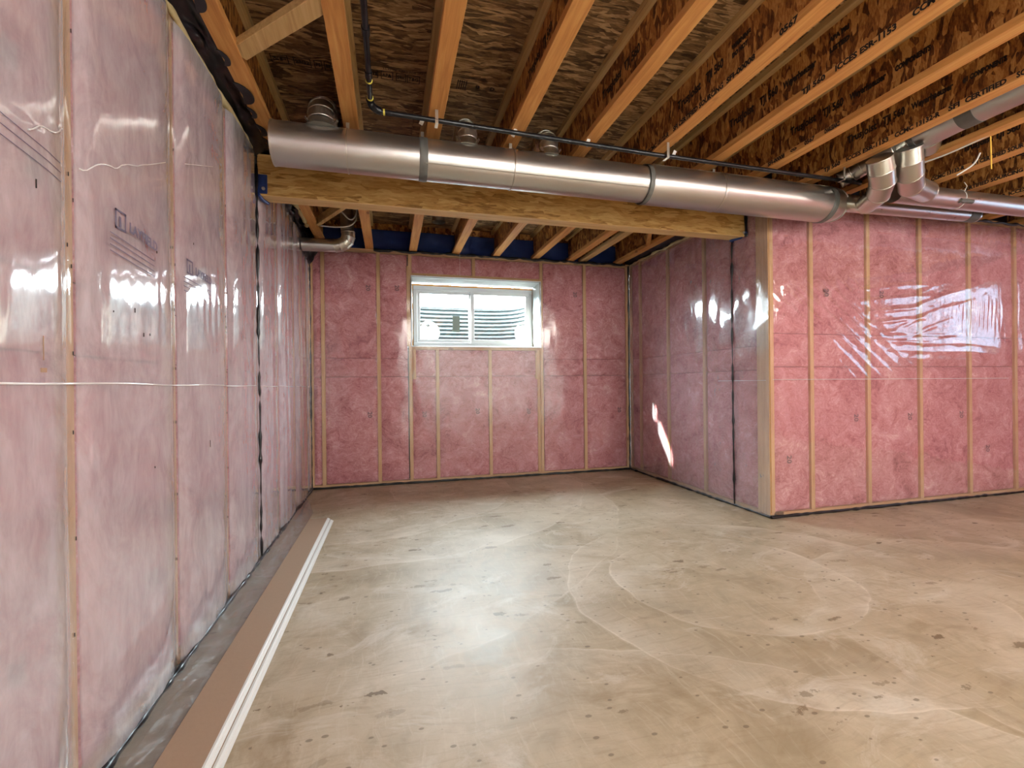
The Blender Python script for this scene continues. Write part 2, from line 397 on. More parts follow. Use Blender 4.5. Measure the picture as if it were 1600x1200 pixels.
TXT = {}
def text_mesh(body, size, bold=0.0):
    key = (body, size, bold)
    if key in TXT: return TXT[key]
    cu = bpy.data.curves.new('lettering', 'FONT'); cu.body = body; cu.size = size; cu.offset = bold
    cu.align_x = 'LEFT'; cu.align_y = 'CENTER'; cu.resolution_u = 2; cu.extrude = .0004
    o = bpy.data.objects.new('tmp', cu); COL.objects.link(o)
    dg = bpy.context.evaluated_depsgraph_get(); me = bpy.data.meshes.new_from_object(o.evaluated_get(dg))
    bpy.data.objects.remove(o); me.name = 'lettering'
    TXT[key] = me; return me
def lettering(body, size, loc, xdir, ydir, mat, parent, name='lettering', bold=0.0, width=None, label=None):
    me = text_mesh(body, size, bold).copy(); me.materials.clear(); me.materials.append(mat)
    o = bpy.data.objects.new(name, me)
    x, y = Vector(xdir).normalized(), Vector(ydir).normalized(); z = x.cross(y)
    sx = 1.0
    if width:
        ww = max(v.co.x for v in me.vertices) - min(v.co.x for v in me.vertices); sx = width/ww
    mt = Matrix.Identity(4); off = Vector(loc) - origin_of(parent)
    for i in range(3): mt[i][0] = x[i]*sx; mt[i][1] = y[i]; mt[i][2] = z[i]; mt[i][3] = 0
    me.transform(mt)
    link(o, parent); o.location = off
    if label: o['label'] = label
    return o

# value noise on arrays
RS = np.random.RandomState(3)
_T = RS.rand(256, 256)
def vn(x, y):
    xi, yi = np.floor(x).astype(int), np.floor(y).astype(int); fx, fy = x-xi, y-yi
    fx = fx*fx*(3-2*fx); fy = fy*fy*(3-2*fy)
    a = _T[xi % 256, yi % 256]; b = _T[(xi+1) % 256, yi % 256]; c = _T[xi % 256, (yi+1) % 256]; d = _T[(xi+1) % 256, (yi+1) % 256]
    return (a*(1-fx)+b*fx)*(1-fy) + (c*(1-fx)+d*fx)*fy - .5
def fbm(x, y, o=4):
    r = 0; a = 1.0
    for i in range(o): r = r + a*vn(x*2**i+17.3*i, y*2**i+5.1*i); a *= .5
    return r

# wall frames: origin, along (s), outwards into the room (n)
WF = {'back': (Vector((0, D, 0)), Vector((1, 0, 0)), Vector((0, -1, 0))),
      'left': (Vector((XL, 0, 0)), Vector((0, 1, 0)), Vector((1, 0, 0))),
      'bump': (Vector((XR, 0, 0)), Vector((0, 1, 0)), Vector((-1, 0, 0))),
      'right': (Vector((0, D2, 0)), Vector((1, 0, 0)), Vector((0, -1, 0)))}
def wp(wl, s, z, n=0.0):
    o, a, nn = WF[wl]; return o + a*s + nn*n + Vector((0, 0, z))
def wbox(wl, s0, s1, z0, z1, n0, n1, mb=None):
    a, b = wp(wl, s0, z0, n0), wp(wl, s1, z1, n1)
    return (mb or MB()).box(a.x, b.x, a.y, b.y, a.z, b.z)
def grid_sheet(wl, s0, s1, z0, z1, ds, dz, fn, name, mat, parent, hole=None, flip=False):
    ns, nz = int(round((s1-s0)/ds))+1, int(round((z1-z0)/dz))+1
    S, Z = np.meshgrid(np.linspace(s0, s1, ns), np.linspace(z0, z1, nz), indexing='ij')
    H = fn(S, Z)
    o, a, nn = WF[wl]
    P = np.stack([o[i]+a[i]*S+nn[i]*H+(Z if i == 2 else 0) for i in range(3)], -1).reshape(-1, 3)
    idx = np.arange(ns*nz).reshape(ns, nz)
    q = np.stack([idx[:-1, :-1], idx[1:, :-1], idx[1:, 1:], idx[:-1, 1:]], -1).reshape(-1, 4)
    if hole is not None:
        cs = (S[:-1, :-1]+S[1:, 1:])/2; cz = (Z[:-1, :-1]+Z[1:, 1:])/2
        keep = ~((cs > hole[0]) & (cs < hole[1]) & (cz > hole[2]) & (cz < hole[3])).reshape(-1)
        q = q[keep]
    if wl == 'bump': q = q[:, ::-1]
    return mesh_obj(name, P.tolist(), q.tolist(), mat, parent, True)

# ------------------------------------------------------------------ floor, subfloor
fl = MB().box(XL-.3, XR+.1, YN-.2, D+.3, -.12, 0).box(XR+.1, XE+.3, YN-.2, D2+.3, -.12, 0)
fl.build('floor', MT['floor'])['kind'] = 'structure'
ceil_ = MB().box(XL-.3, XE+.3, YN-.2, D+.45, SUB+.019, SUB+.06).build('ceiling', MT['sub']); ceil_['kind'] = 'structure'
# the subfloor panels butt at staggered joints
for r_, (y0, y1) in enumerate([(-3.2, -1.98), (-1.975, -.755), (-.75, .47), (.475, 1.695), (1.70, 2.92), (2.925, 4.145), (4.15, 5.4)]):
    x = XL-.3 - (r_ % 2)*1.2
    while x < XE+.3:
        x1 = min(x+2.44, XE+.3)
        if x1 > XL-.3:
            MB().box(max(x, XL-.3)+.0015, x1-.0015, y0, y1, SUB, SUB+.019).build('subfloor_panel', MT['sub'], ceil_)
        x += 2.44
def stamp(x0, x1, y, parts):
    """grade stamps printed on the underside of the subfloor"""
    for (px, wdt, body) in parts:
        m = MB(); t = .0030; h = .034
        for (a, b, c, d) in ((px, px+wdt, y-h, y-h+t*1.5), (px, px+wdt, y+h-t*1.5, y+h), (px, px+t*1.5, y-h, y+h), (px+wdt-t*1.5, px+wdt, y-h, y+h)):
            m.box(a, b, c, d, SUB-.0006, SUB+.001)
        m.build('grade_stamp', MT['ink_web'], ceil_)
        lettering(body, .036, (px+.008, y, SUB-.0006), (1, 0, 0), (0, -1, 0), MT['ink_web'], ceil_, 'lettering', .0014, wdt-.016)
stamp(0, 0, 2.62, [(-.58, .085, 'SF'), (-.47, .085, '23/32'), (-.37, .04, 'PS'), (-.32, .035, 'II'), (-.275, .04, 'O2'),
                   (-.095, .05, 'III'), (-.03, .065, 'APA'), (.05, .055, '24oc'), (.11, .07, 'T&G')])
lettering('23/32 IN. SIZED FOR SPACING', .02, (-.02, 2.565, SUB-.0006), (1, 0, 0), (0, -1, 0), MT['ink_web'], ceil_, 'lettering')
for k in range(5): MB().box(.385+k*.012, .391+k*.012, 2.56, 2.64, SUB-.0006, SUB+.001).build('grade_stamp', MT['ink_web'], ceil_)
for b_, x_ in (('B', .49), ('D', .575)): lettering(b_, .04, (x_, 2.6, SUB-.0006), (1, 0, 0), (0, -1, 0), MT['ink_web'], ceil_, 'lettering', .0014, .026)

# ------------------------------------------------------------------ walls
POLYW = {'left': 'poly_left', 'back': 'poly', 'bump': 'poly', 'right': 'poly'}
def pillow(S, studs, amp, p=.75):
    out = np.zeros_like(S)
    st = sorted(studs)
    for i in range(len(st)-1):
        t = (S-st[i])/(st[i+1]-st[i]); m = (t >= 0) & (t <= 1)
        out[m] = amp*np.sin(np.pi*t[m])**p * min(1.0, (st[i+1]-st[i])/.5)
    return out
def batt_obj(wl, s0, s1, z0, z1, parent, marks=()):
    ns, nz = max(3, int((s1-s0)/.035)), max(3, int((z1-z0)/.035))
    S, Z = np.meshgrid(np.linspace(s0, s1, ns+1), np.linspace(z0, z1, nz+1), indexing='ij')
    es = np.minimum(S-s0, s1-S)/.045; ez = np.minimum(Z-z0, z1-Z)/.03
    e = np.clip(np.minimum(es, ez), 0, 1); e = e*(2-e)
    off = random.random()*50
    H = -.020 + .020*e + .010*fbm(S*6+off, Z*6)*e
    S2 = S + np.where(es < .01, .006*fbm(S*3+off, Z*9), 0)
    o, a, nn = WF[wl]
    P = [tuple(o + a*float(S2[i, j]) + nn*float(H[i, j]) + Vector((0, 0, float(Z[i, j])))) for i in range(ns+1) for j in range(nz+1)]
    f = [(i*(nz+1)+j, (i+1)*(nz+1)+j, (i+1)*(nz+1)+j+1, i*(nz+1)+j+1) for i in range(ns) for j in range(nz)]
    # back and sides give the batt its depth
    b = len(P)
    for (s_, z_) in ((s0, z0), (s1, z0), (s1, z1), (s0, z1)): P.append(tuple(wp(wl, s_, z_, -.10)))
    c = [0, ns*(nz+1), ns*(nz+1)+nz, nz]
    f += [(b, b+1, b+2, b+3)] + [(c[k], c[(k+1) % 4], b+(k+1) % 4, b+k) for k in range(4)]
    ob = mesh_obj('insulation_batt', P, f, MT['pink'], parent, True)
    for (ms, mz) in marks:
        if s0 < ms < s1 and z0 < mz < z1:
            xd = (0, 0, -1); yd = {'back': (1, 0, 0), 'right': (1, 0, 0), 'left': (0, 1, 0), 'bump': (0, -1, 0)}[wl]
            lettering('20', .060, wp(wl, ms, mz+.03, .0075), xd, yd, MT['ink_grey'], ob, 'printed_mark', .0014, .062)
    return ob
def bead(pts, r, parent, name='sealant_bead', seg=7, jit=.35):
    P = [Vector(p) for p in pts]; out = []
    for i in range(len(P)-1):
        L = (P[i+1]-P[i]).length; n = max(1, int(L/.02))
        for k in range(n): out.append(P[i].lerp(P[i+1], k/n))
    out.append(P[-1])
    rr = []
    ph = random.random()*99
    jt = vn(np.arange(len(out))*.45+ph, np.full(len(out), ph)); j2 = vn(np.arange(len(out))*.25+ph+40, np.full(len(out), ph))
    for k in range(len(out)):
        rr.append(r*(1+jit*2.2*float(jt[k]))); out[k] = out[k] + Vector((j2[k], j2[k], j2[k]*.6))*r*.5
    return MB().tube(out, rr, seg).build(name, MT['black'], parent, True)

def build_wall(wl, name, s0, s1, studs, rows, marks, fn, hole=None, poly_rng=None, backing=None, sd=.036, skip_s=(), ds=.014, dz=.014):
    m = MB()
    th0, th1 = -.30, -.115
    if hole:
        h = hole
        wbox(wl, s0, h[0]-.04, 0, HT, th0, th1, m); wbox(wl, h[1]+.04, s1, 0, HT, th0, th1, m)
        wbox(wl, h[0]-.04, h[1]+.04, 0, h[2]-.04, th0, th1, m); wbox(wl, h[0]-.04, h[1]+.04, h[3]+.04, HT, th0, th1, m)
    else: wbox(wl, s0, s1, 0, HT, th0, th1, m)
    root = m.build(name, MT['concrete_wall']); root['kind'] = 'structure'
    pm = MT['plate_x'] if wl in ('back', 'right') else MT['plate_y']
    wbox(wl, s0, s1, 0.0, .036, -.10, -.001).build('bottom_plate', pm, root)
    wbox(wl, s0, s1, HT-.036, HT, -.10, -.001).build('top_plate', pm, root)
    def clear(a, b, z0, z1):
        return hole is None or b < hole[0]+.001 or a > hole[1]-.001 or z1 < hole[2] or z0 > hole[3]
    for st in studs:
        if isinstance(st, tuple): c, z0, z1, wd = st
        else: c, z0, z1, wd = st, .036, HT-.036, sd
        bevel(wbox(wl, c-wd/2, c+wd/2, z0, z1, -.098, 0).build('stud', MT['stud'], root), .002)
    full = sorted([s for s in studs if not isinstance(s, tuple)])
    return root, full

# --- back wall with window
HOLE = (.230, 1.662, 1.452, 2.192)
BS = [-.760, -.650, -.108, .216, 1.678, 2.212, 2.762]
extra = [(.497, .036, HOLE[2]-.036, .036), (1.076, .036, HOLE[2]-.036, .036), (.900, HOLE[3]+.036, HT-.036, .036),
         (.254, 1.10, HOLE[2]-.036, .034), (1.628, 1.09, HOLE[2]-.036, .055), (1.640, .036, 1.09, .034), (.190, HOLE[2], 2.3, .02)]
wall_back, _ = build_wall('back', 'wall_back', XL-.1, XR+.1, BS+extra, None, (), None, HOLE)
wbox('back', .234, 1.660, HOLE[2]-.036, HOLE[2], -.098, 0).build('window_sill_plate', MT['plate_x'], wall_back)
wbox('back', .234, 1.660, HOLE[3], HOLE[3]+.036, -.098, 0).build('window_header', MT['plate_x'], wall_back)
bm_back = [(-.205, .737), (.351, .728), (.926, .747), (1.513, .732), (.08, 2.06), (-.209, 2.05), (2.088, 2.07), (2.64, .72)]
rows3 = [(.040, 1.127), (1.131, 1.318), (1.322, HT-.040)]
def fill(wl, root, bays, rows, marks):
    for (a, b) in bays:
        for (z0, z1) in rows: batt_obj(wl, a+.019, b-.019, z0, z1, root, marks)
fill('back', wall_back, [(-.760, -.650), (-.650, -.108), (-.108, .205), (1.690, 2.212), (2.212, 2.762)], rows3, bm_back)
fill('back', wall_back, [(.216, .497), (.497, 1.076), (1.076, 1.66)], [(.040, 1.127), (1.131, HOLE[2]-.040)], bm_back)
fill('back', wall_back, [(.205, .900), (.900, 1.690)], [(HOLE[3]+.04, HT-.04)], bm_back)
def fan(S, Z, s0, z0, n, amp, reach, a0=0.0, a1=math.pi/2):
    """pull creases that radiate from a stapled point"""
    dx, dz = S-s0, z0-Z; r = np.hypot(dx, dz)+1e-6; th = np.arctan2(dz, dx)
    fade = np.clip(r/.08, 0, 1)*np.clip(1-r/reach, 0, 1)
    win = np.clip((th-a0)/.15, 0, 1)*np.clip((a1-th)/.15, 0, 1)
    ph = 3*vn(th*3+s0*9, r*1.5)
    return amp*fade*win*np.sin(th*n+ph)*np.clip(vn(th*n*.5, r*2)+.7, 0, 1)
def fn_back(S, Z):
    h = .014 + pillow(S, BS, .006) + .004*fbm(S*4, Z*3, 3)
    h = h + fan(S, Z, -.72, 2.42, 30, .006, 1.3, .05, 1.5)
    h = h + fan(S, Z, 2.80, 2.35, 20, .004, .8, 1.6, 3.1)
    return h
grid_sheet('back', XL+.01, XR-.01, .012, HT-.02, .014, .014, fn_back, 'vapour_barrier', MT['poly'], wall_back, HOLE)
bead([(XL+.02, D-.015, .010), (XR-.02, D-.015, .010)], .011, wall_back)
bead([(XR-.012, D-.012, .01), (XR-.012, D-.012, HT-.02)], .010, wall_back)
bead([(XL+.012, D-.012, .01), (XL+.012, D-.012, HT-.1)], .009, wall_back)
bead([(x, D-.016, HT-.012+.006*math.sin(x*23)) for x in np.arange(-.15, 2.78, .06)], .012, wall_back, jit=.7)
bead([(HOLE[0]-.004, D-.01, HOLE[2]), (HOLE[0]-.004, D-.01, HOLE[3]+.005), (HOLE[0]+.15, D-.01, HOLE[3]+.008)], .007, wall_back)
bead([(HOLE[1]+.004, D-.01, HOLE[2]), (HOLE[1]+.004, D-.01, HOLE[3]+.005)], .006, wall_back)
# rim joist behind the joist ends, wrapped in navy membrane
MB().box(XL-.3, XR+.3, D+.06, D+.10, HT, SUB).build('rim_board', MT['web'], wall_back)
def fn_rim(S, Z): return -.045 + .012*fbm(S*5, Z*9, 3) + .02*np.clip((HT+.03-Z)/.03, 0, 1)
grid_sheet('back', XL+.12, XR-.06, HT-.005, SUB-.07, .03, .02, fn_rim, 'rim_membrane', MT['navy'], wall_back)

# --- left wall
LS = [-2.64, -2.06, -1.48, -.90, -.33, .25, .83, 1.405, 1.980, 2.540, 3.085, 3.62, 4.215, 4.80]
wall_left, _ = build_wall('left', 'wall_left', YN, D+.1, LS, None, (), None)
lm = [(1.215, .44), (1.802, .40), (1.214, 1.76), (1.28, 1.55)]
fill('left', wall_left, [(a, b) for a, b in zip([YN]+LS, LS+[4.96]) if b > .5], rows3[:], lm)
def gauss(x, c, w): return np.exp(-((x-c)/w)**2)
def fn_left(S, Z):
    h = .016 + pillow(S, LS, .0085, .9)*(1+.5*vn(S*.8, Z*1.3))
    h = h + .010*fbm(S*1.5, Z*1.1, 2)
    # long vertical ripples, stronger near the far corner
    k = np.clip((S-1.4)/2.2, .12, 1)
    h = h + (.0022-.0009*np.clip((S-2.6)/.8, 0, 1))*k*np.sin(S*42+5*vn(S*2, Z*1.2))*np.clip(vn(S*5, Z*.8)+.75, 0, 1)
    h = h + .0011*fbm(S*16, Z*2.2, 3)
    # short puckers hanging off the bright fold lines (z 1.6 and 1.3)
    for (a, b, zc, sl) in ((1.19, 1.40, 1.60, .5), (1.43, 1.92, 1.655, .43), (2.03, 2.36, 1.95, .2)):
        m = np.clip((S-a)/.04, 0, 1)*np.clip((b-S)/.04, 0, 1)
        zz = zc+(S-a)*sl*.6+.012*np.sin(S*48)+.008*np.sin(S*91)
        h = h + .0035*m*gauss(Z, zz, .0075)
    m = np.clip(1-abs(Z-1.36)/.10, 0, 1)
    h = h + .0012*m*np.sin(S*95)*np.clip(vn(S*6, Z*2)+.6, 0, 1)
    # gathers at staples along studs
    for i, st in enumerate(LS[6:]):
        for z0 in (2.1, 1.42, .72, .28):
            r = np.hypot((S-st)*1.0, (Z-z0)*.55); th = np.arctan2(Z-z0, S-st)
            h = h + .0012*np.clip(1-r/.12, 0, 1)*np.sin(th*7+i)
    # stapled down tight onto every stud
    for st in LS: h = h*(1-.86*gauss(S, st, .045))
    return np.maximum(h, .0022)
grid_sheet('left', YN+.01, D-.012, .010, HT-.03, .0125, .0145, fn_left, 'vapour_barrier', MT['poly_left'], wall_left)
# white fold crease of the unrolled film
def crease(wl, pts, r, parent):
    P = [wp(wl, s, z, n) for s, z, n in pts]
    MB().tube(P, r, 5).build('film_fold', MT['crease'], parent, True)
def sheet_n(fn, s, z): return float(fn(np.array([[s]]), np.array([[z]]))[0, 0])
crease('left', [(s, 1.056-.006*(s-1.2)+.002*math.sin(s*9), sheet_n(fn_left, s, 1.05)+.0015) for s in np.arange(.3, 4.9, .06)], .0034, wall_left)
for (a, b, zc, sl) in ((1.235, 1.37, 1.612, .55), ):
    crease('left', [(s, zc+(s-a)*.45+.006*math.sin(s*70), sheet_n(fn_left, s, zc+(s-a)*.45)+.001) for s in np.arange(a, b, .012)], .0022, wall_left)
crease('left', [(s, 1.60+(s-1.43)*.52+.022*abs(math.sin(s*26))*max(0, 1-(s-1.43)/.33), sheet_n(fn_left, s, 1.62+(s-1.43)*.5)+.001) for s in np.arange(1.435, 1.90, .010)], .0022, wall_left)
crease('left', [(s, 1.905+(s-2.04)*.42, sheet_n(fn_left, s, 1.95)+.001) for s in np.arange(2.06, 2.34, .02)], .002, wall_left)
# black sealant: floor line and the lap joint below the beam
bead([(XL+.022, .2, .010), (XL+.022, D-.03, .010)], .011, wall_left, jit=.5)
bead([(XL+.020, 3.073, .02), (XL+.020, 3.073, .9), (XL+.018, 3.07, 1.5), (XL+.016, 3.07, 2.43)], .006, wall_left, jit=.9)
# print on the film
def film_print(s, z, dz, text=True):
    b_ = lambda ds: sheet_n(fn_left, s+ds, z) + .004
    m = MB()
    for (a, bb, z0, z1) in ((0, .006, -.028, .028), (.05, .056, -.028, .028), (0, .056, .022, .028), (0, .056, -.028, -.022), (.02, .03, -.02, .01)):
        wbox('left', s+a, s+bb, z+z0, z+z1, b_(.02), b_(.02)+.0006, m)
    m.build('printed_logo', MT['ink_violet'], wall_left)
    sl = Vector((0, 1, dz))
    lettering('LAYFIELD', .042, wp('left', s+.065, z-.008, b_(.1)+.004), sl, (0, 0, 1), MT['ink_violet'], wall_left, 'printed_name', .0010, .17)
    for k in range(4):
        z_ = z-.05-.017*k
        MB().bar(wp('left', s-.03, z_, b_(.0)+.003), wp('left', s+.22, z_+dz*.25, b_(.2)+.003), .0008, .0025).build('printed_line', MT['ink_violet'], wall_left)
film_print(1.56, 1.53, -.07)
film_print(2.05, 1.515, -.03)
for k in range(3):
    pts = [wp('left', s, 1.60-.022*k-(s-1.19)*.09, sheet_n(fn_left, s, 1.5)+.003) for s in np.arange(1.0, 1.40, .05)]
    MB().tube(pts, .0009, 4).build('printed_line', MT['ink_violet'], wall_left)

# staples, drips and flecks on the film
stp = MB()
def on_left(s, z, w_, h_): 
    n_ = sheet_n(fn_left, s, z)+.001
    return wbox('left', s-w_/2, s+w_/2, z-h_/2, z+h_/2, n_, n_+.0016)
for st in (1.405, 1.98, 2.54):
    for z in (.42, .66, .93, 1.13, 1.35, 1.40, 1.52, 1.58, 1.95): on_left(st+.012*math.sin(z*30), z+.02*math.sin(st*9), .0018, .010).build('staple', MT['ink'], wall_left)
on_left(1.280, 1.135, .0014, .055).build('drip_mark', MT['mdf'], wall_left); on_left(1.280, 1.085, .018, .010).build('drip_mark', MT['mdf'], wall_left)
for (s_, z_, h_) in ((1.262, 1.50, .02), (1.66, 1.28, .014), (1.71, 1.21, .012), (1.75, 1.215, .008), (1.55, 1.26, .005), (2.24, .80, .03), (1.77, .78, .006), (2.12, 1.62, .008), (1.81, 1.50, .008)):
    on_left(s_, z_, .0022, h_).build('dirt_fleck', MT['ink'], wall_left)

# --- bump-out side wall (right of the back wall) and its corner post
RSb = [4.955, 4.745, 4.200, 3.630, 3.06]
wall_bump, _ = build_wall('bump', 'wall_right', D2+.12, D+.1, [4.955, 4.745, 4.200, 3.630], None, (), None)
fill('bump', wall_bump, [(4.745, 4.955), (4.20, 4.745), (3.63, 4.20), (2.99, 3.63)], rows3, [])
wbox('bump', D2+.006, 3.000, .02, HT, -.036, .001).build('corner_post', MT['stud'], wall_bump)
BSb = [2.876, 3.0, 3.245, 3.630, 4.200, 4.745, 4.97]
def fn_bump(S, Z):
    h = .012 + pillow(S, BSb, .009, .9) + .0012*np.sin(S*36+4*vn(S*2, Z*2))*np.clip((4.3-S)/.8, 0, 1) + .005*fbm(S*3+9, Z*2, 3) + .0012*fbm(S*18, Z*4, 2)
    k = gauss(S, 3.2, .30)
    h = h + k*(.0045*np.sin((S*14+Z*8)+4*vn(S*3, Z*2)) + .003*fbm(S*12-Z*6, Z*5+S*3, 3))
    h = h + .004*gauss(S, 3.5, .2)*fbm(S*22, Z*3, 2)*np.clip((Z-1.2)/.3, 0, 1)
    h = h + fan(S, Z, 3.25, 2.2, 26, .002, .8, 1.7, 2.9)
    h = np.where(S > 4.9, np.minimum(h, .012), h)
    return np.maximum(h, .004)
grid_sheet('bump', D2-.006, D-.012, .012, HT-.02, .0125, .0135, fn_bump, 'vapour_barrier', MT['poly_bump'], wall_bump)
bead([(XR-.014, D-.02, .010), (XR-.012, D2-.01, .010)], .010, wall_bump, jit=.5)
bead([(XR-.016, 3.243, .02), (XR-.020, 3.243, .9), (XR-.022, 3.243, 1.6), (XR-.016, 3.243, 2.20)], .0062, wall_bump, jit=1.0)
crease('bump', [(s, 1.047, sheet_n(fn_bump, s, 1.047)+.001) for s in np.arange(2.9, 3.45, .04)], .0016, wall_bump)

# --- long wall at the right, facing the camera
RSt = [2.810, 3.192, 3.772, 4.346, 4.932, 5.518, 6.10, 6.68]
wall_rf, _ = build_wall('right', 'wall_far_right', XR+.12, XE+.1, RSt, None, (), None)
mr = [(2.953, .44), (3.62, .741), (4.20, .735), (4.80, .735), (5.124, .425), (3.33, 1.735), (3.901, 1.743)]
fill('right', wall_rf, list(zip(RSt[:-1], RSt[1:])) + [(6.68, 7.0)], [(.040, 1.148), (1.152, 1.405), (1.409, HT-.04)], mr)
def fn_right(S, Z):
    h = .013 + pillow(S, RSt, .005) + .004*fbm(S*2, Z*2, 2) + .0007*fbm(S*22, Z*7, 3) + .0024*fbm(S*9, Z*16, 3)*np.exp(-((S-4.6)/.6)**2-((Z-1.6)/.35)**2)
    # slack, dragged diagonal folds over the middle bays
    def folds(cs, cz, ws, wz, ang, freq, amp, seed):
        ca, sa = math.cos(ang), math.sin(ang)
        u = (S-cs)*ca + (Z-cz)*sa; v = -(S-cs)*sa + (Z-cz)*ca
        env = np.exp(-(u/ws)**2 - (v/wz)**2)
        w_ = v*freq + 2.2*vn(u*1.6+seed, v*3+seed)
        rid = 1-np.abs(np.sin(w_)); rid = rid**2.2
        return amp*env*rid*np.clip(vn(u*3+seed, v*14+seed*2)+.72, 0, 1.1)
    h = h + folds(3.55, 1.42, .55, .26, -.62, 34, .011, 3.0)
    h = h + folds(3.20, 1.55, .30, .12, -.80, 60, .006, 8.0)
    h = h + folds(4.05, 1.62, .33, .24, .12, 34, .010, 11.)
    h = h + folds(4.45, 1.58, .42, .22, .32, 28, .009, 5.0)
    h = h + folds(4.30, 1.36, .65, .12, -.05, 44, .008, 21.)
    h = h + folds(5.00, 1.60, .14, .25, 1.5, 60, .006, 14.)
    h = h + folds(4.2, 2.27, .75, .06, -.06, 22, .010, 17.)
    h = h + .006*np.exp(-((S-2.93)/.06)**2)*np.clip(fbm(S*24, Z*24, 2), 0, 1)*np.clip((Z-1.4)/.2, 0, 1)
    return np.maximum(h, .006)
grid_sheet('right', XR-.005, XE-.02, .012, HT-.025, .0125, .0125, fn_right, 'vapour_barrier', MT['poly_right'], wall_rf)
bead([(XR-.012, D2-.014, .010), (XE-.05, D2-.014, .010)], .011, wall_rf, jit=.5)
crease('right', [(s, 1.052-.003*(s-2.8), sheet_n(fn_right, s, 1.05)+.001) for s in np.arange(2.80, 5.4, .06)], .0017, wall_rf)
bead([(x, D2-.012, HT-.02+.006*math.sin(x*31)) for x in np.arange(3.2, 6.9, .05)], .010, wall_rf, jit=.8)
MB().box(XR+.05, XE+.1, D2+.10, D2+.14, HT, SUB).build('rim_board', MT['membrane'], wall_rf)

# --- walls the photograph does not show (behind and far right), with a second window and an added door opening
m = MB().box(XL-.3, .5, YN-.15, YN, 0, HT).box(4.7, XE+.3, YN-.15, YN, 0, HT).box(.5, 4.7, YN-.15, YN, 2.22, HT)
m.build('wall_behind', MT['pink'])['kind'] = 'structure'
m = MB().box(XE, XE+.15, YN, .35, 0, HT).box(XE, XE+.15, 1.95, D2+.1, 0, HT).box(XE, XE+.15, .35, 1.95, 0, 1.35).box(XE, XE+.15, .35, 1.95, 2.2, HT)
m.build('wall_east', MT['pink'])['kind'] = 'structure'
for nm, b_ in (('rim', [(XL-.3, XL-.12, YN, D+.3), (XL-.3, XE+.3, YN-.2, YN-.05), (XE+.1, XE+.3, YN, D2+.3)]),):
    m = MB()
    for (a, b, c, d) in b_: m.box(a, b, c, d, HT, SUB+.02)
    m.box(XR+.01, XR+.05, D2+.1, D+.1, HT, SUB)
    m.build('trim_rim', MT['membrane'])['kind'] = 'structure'

dr = MB()  # frame of an unseen door, added to carry the fill light
for x in (.5, 1.86, 3.26, 4.64): dr.box(x, x+.06, YN-.11, YN-.05, 0.02, 2.22)
dr.box(.5, 4.7, YN-.11, YN-.05, 0.0, .06).box(.5, 4.7, YN-.11, YN-.05, 2.16, 2.22)
added_door_1 = dr.build('added_door_1', MT['white_vinyl']); added_door_1['kind'] = 'structure'
for x in (.56, 1.92, 3.32): MB().box(x, x+1.3, YN-.085, YN-.08, .06, 2.16).build('glass_pane', MT['glass'], added_door_1)

# unseen wall added to block the sky behind the added door
MB().box(-3, 9, -6.2, -6.0, -.2, 3.6).build('sky_block_wall', MT['concrete_wall'])['kind'] = 'structure'
MB().box(-3, 9, -6.0, YN-.2, -.2, -.02).build('added_ground', MT['soil'])['kind'] = 'structure'  # ground added along with the sky-blocking wall

# ------------------------------------------------------------------ window
win = MB(); Y0 = 5.215; FX0, FX1, FZ0, FZ1 = .258, 1.640, 1.472, 2.145
def ring(mb, x0, x1, z0, z1, t, y0, y1):
    mb.box(x0, x1, y0, y1, z0, z0+t).box(x0, x1, y0, y1, z1-t, z1).box(x0, x0+t, y0, y1, z0+t, z1-t).box(x1-t, x1, y0, y1, z0+t, z1-t)
ring(win, FX0, FX1, FZ0, FZ1, .045, Y0, Y0+.07)
window_1 = bevel(win.build('window_1', MT['white_vinyl']), .004); window_1['kind'] = 'structure'
m = MB(); ring(m, .296, .925, FZ0+.04, FZ1-.04, .040, Y0+.028, Y0+.055); bevel(m.build('fixed_sash', MT['white_vinyl'], window_1), .003)
m = MB(); ring(m, .900, 1.602, FZ0+.035, FZ1-.035, .044, Y0-.006, Y0+.024); bevel(m.build('sliding_sash', MT['white_vinyl'], window_1), .003)
MB().box(.33, .895, Y0+.040, Y0+.044, FZ0+.075, FZ1-.075).build('glass_pane', MT['glass'], window_1)
MB().box(.94, 1.565, Y0+.006, Y0+.010, FZ0+.075, FZ1-.075).build('glass_pane', MT['glass'], window_1)
MB().box(.697, .782, Y0+.036, Y0+.0385, 1.640, 1.822).build('sticker', MT['sticker'], window_1)['label'] = 'grey rectangular sticker on the left pane'
MB().box(.912, .924, Y0-.016, Y0-.006, 1.76, 1.85).build('latch', MT['white_vinyl'], window_1)
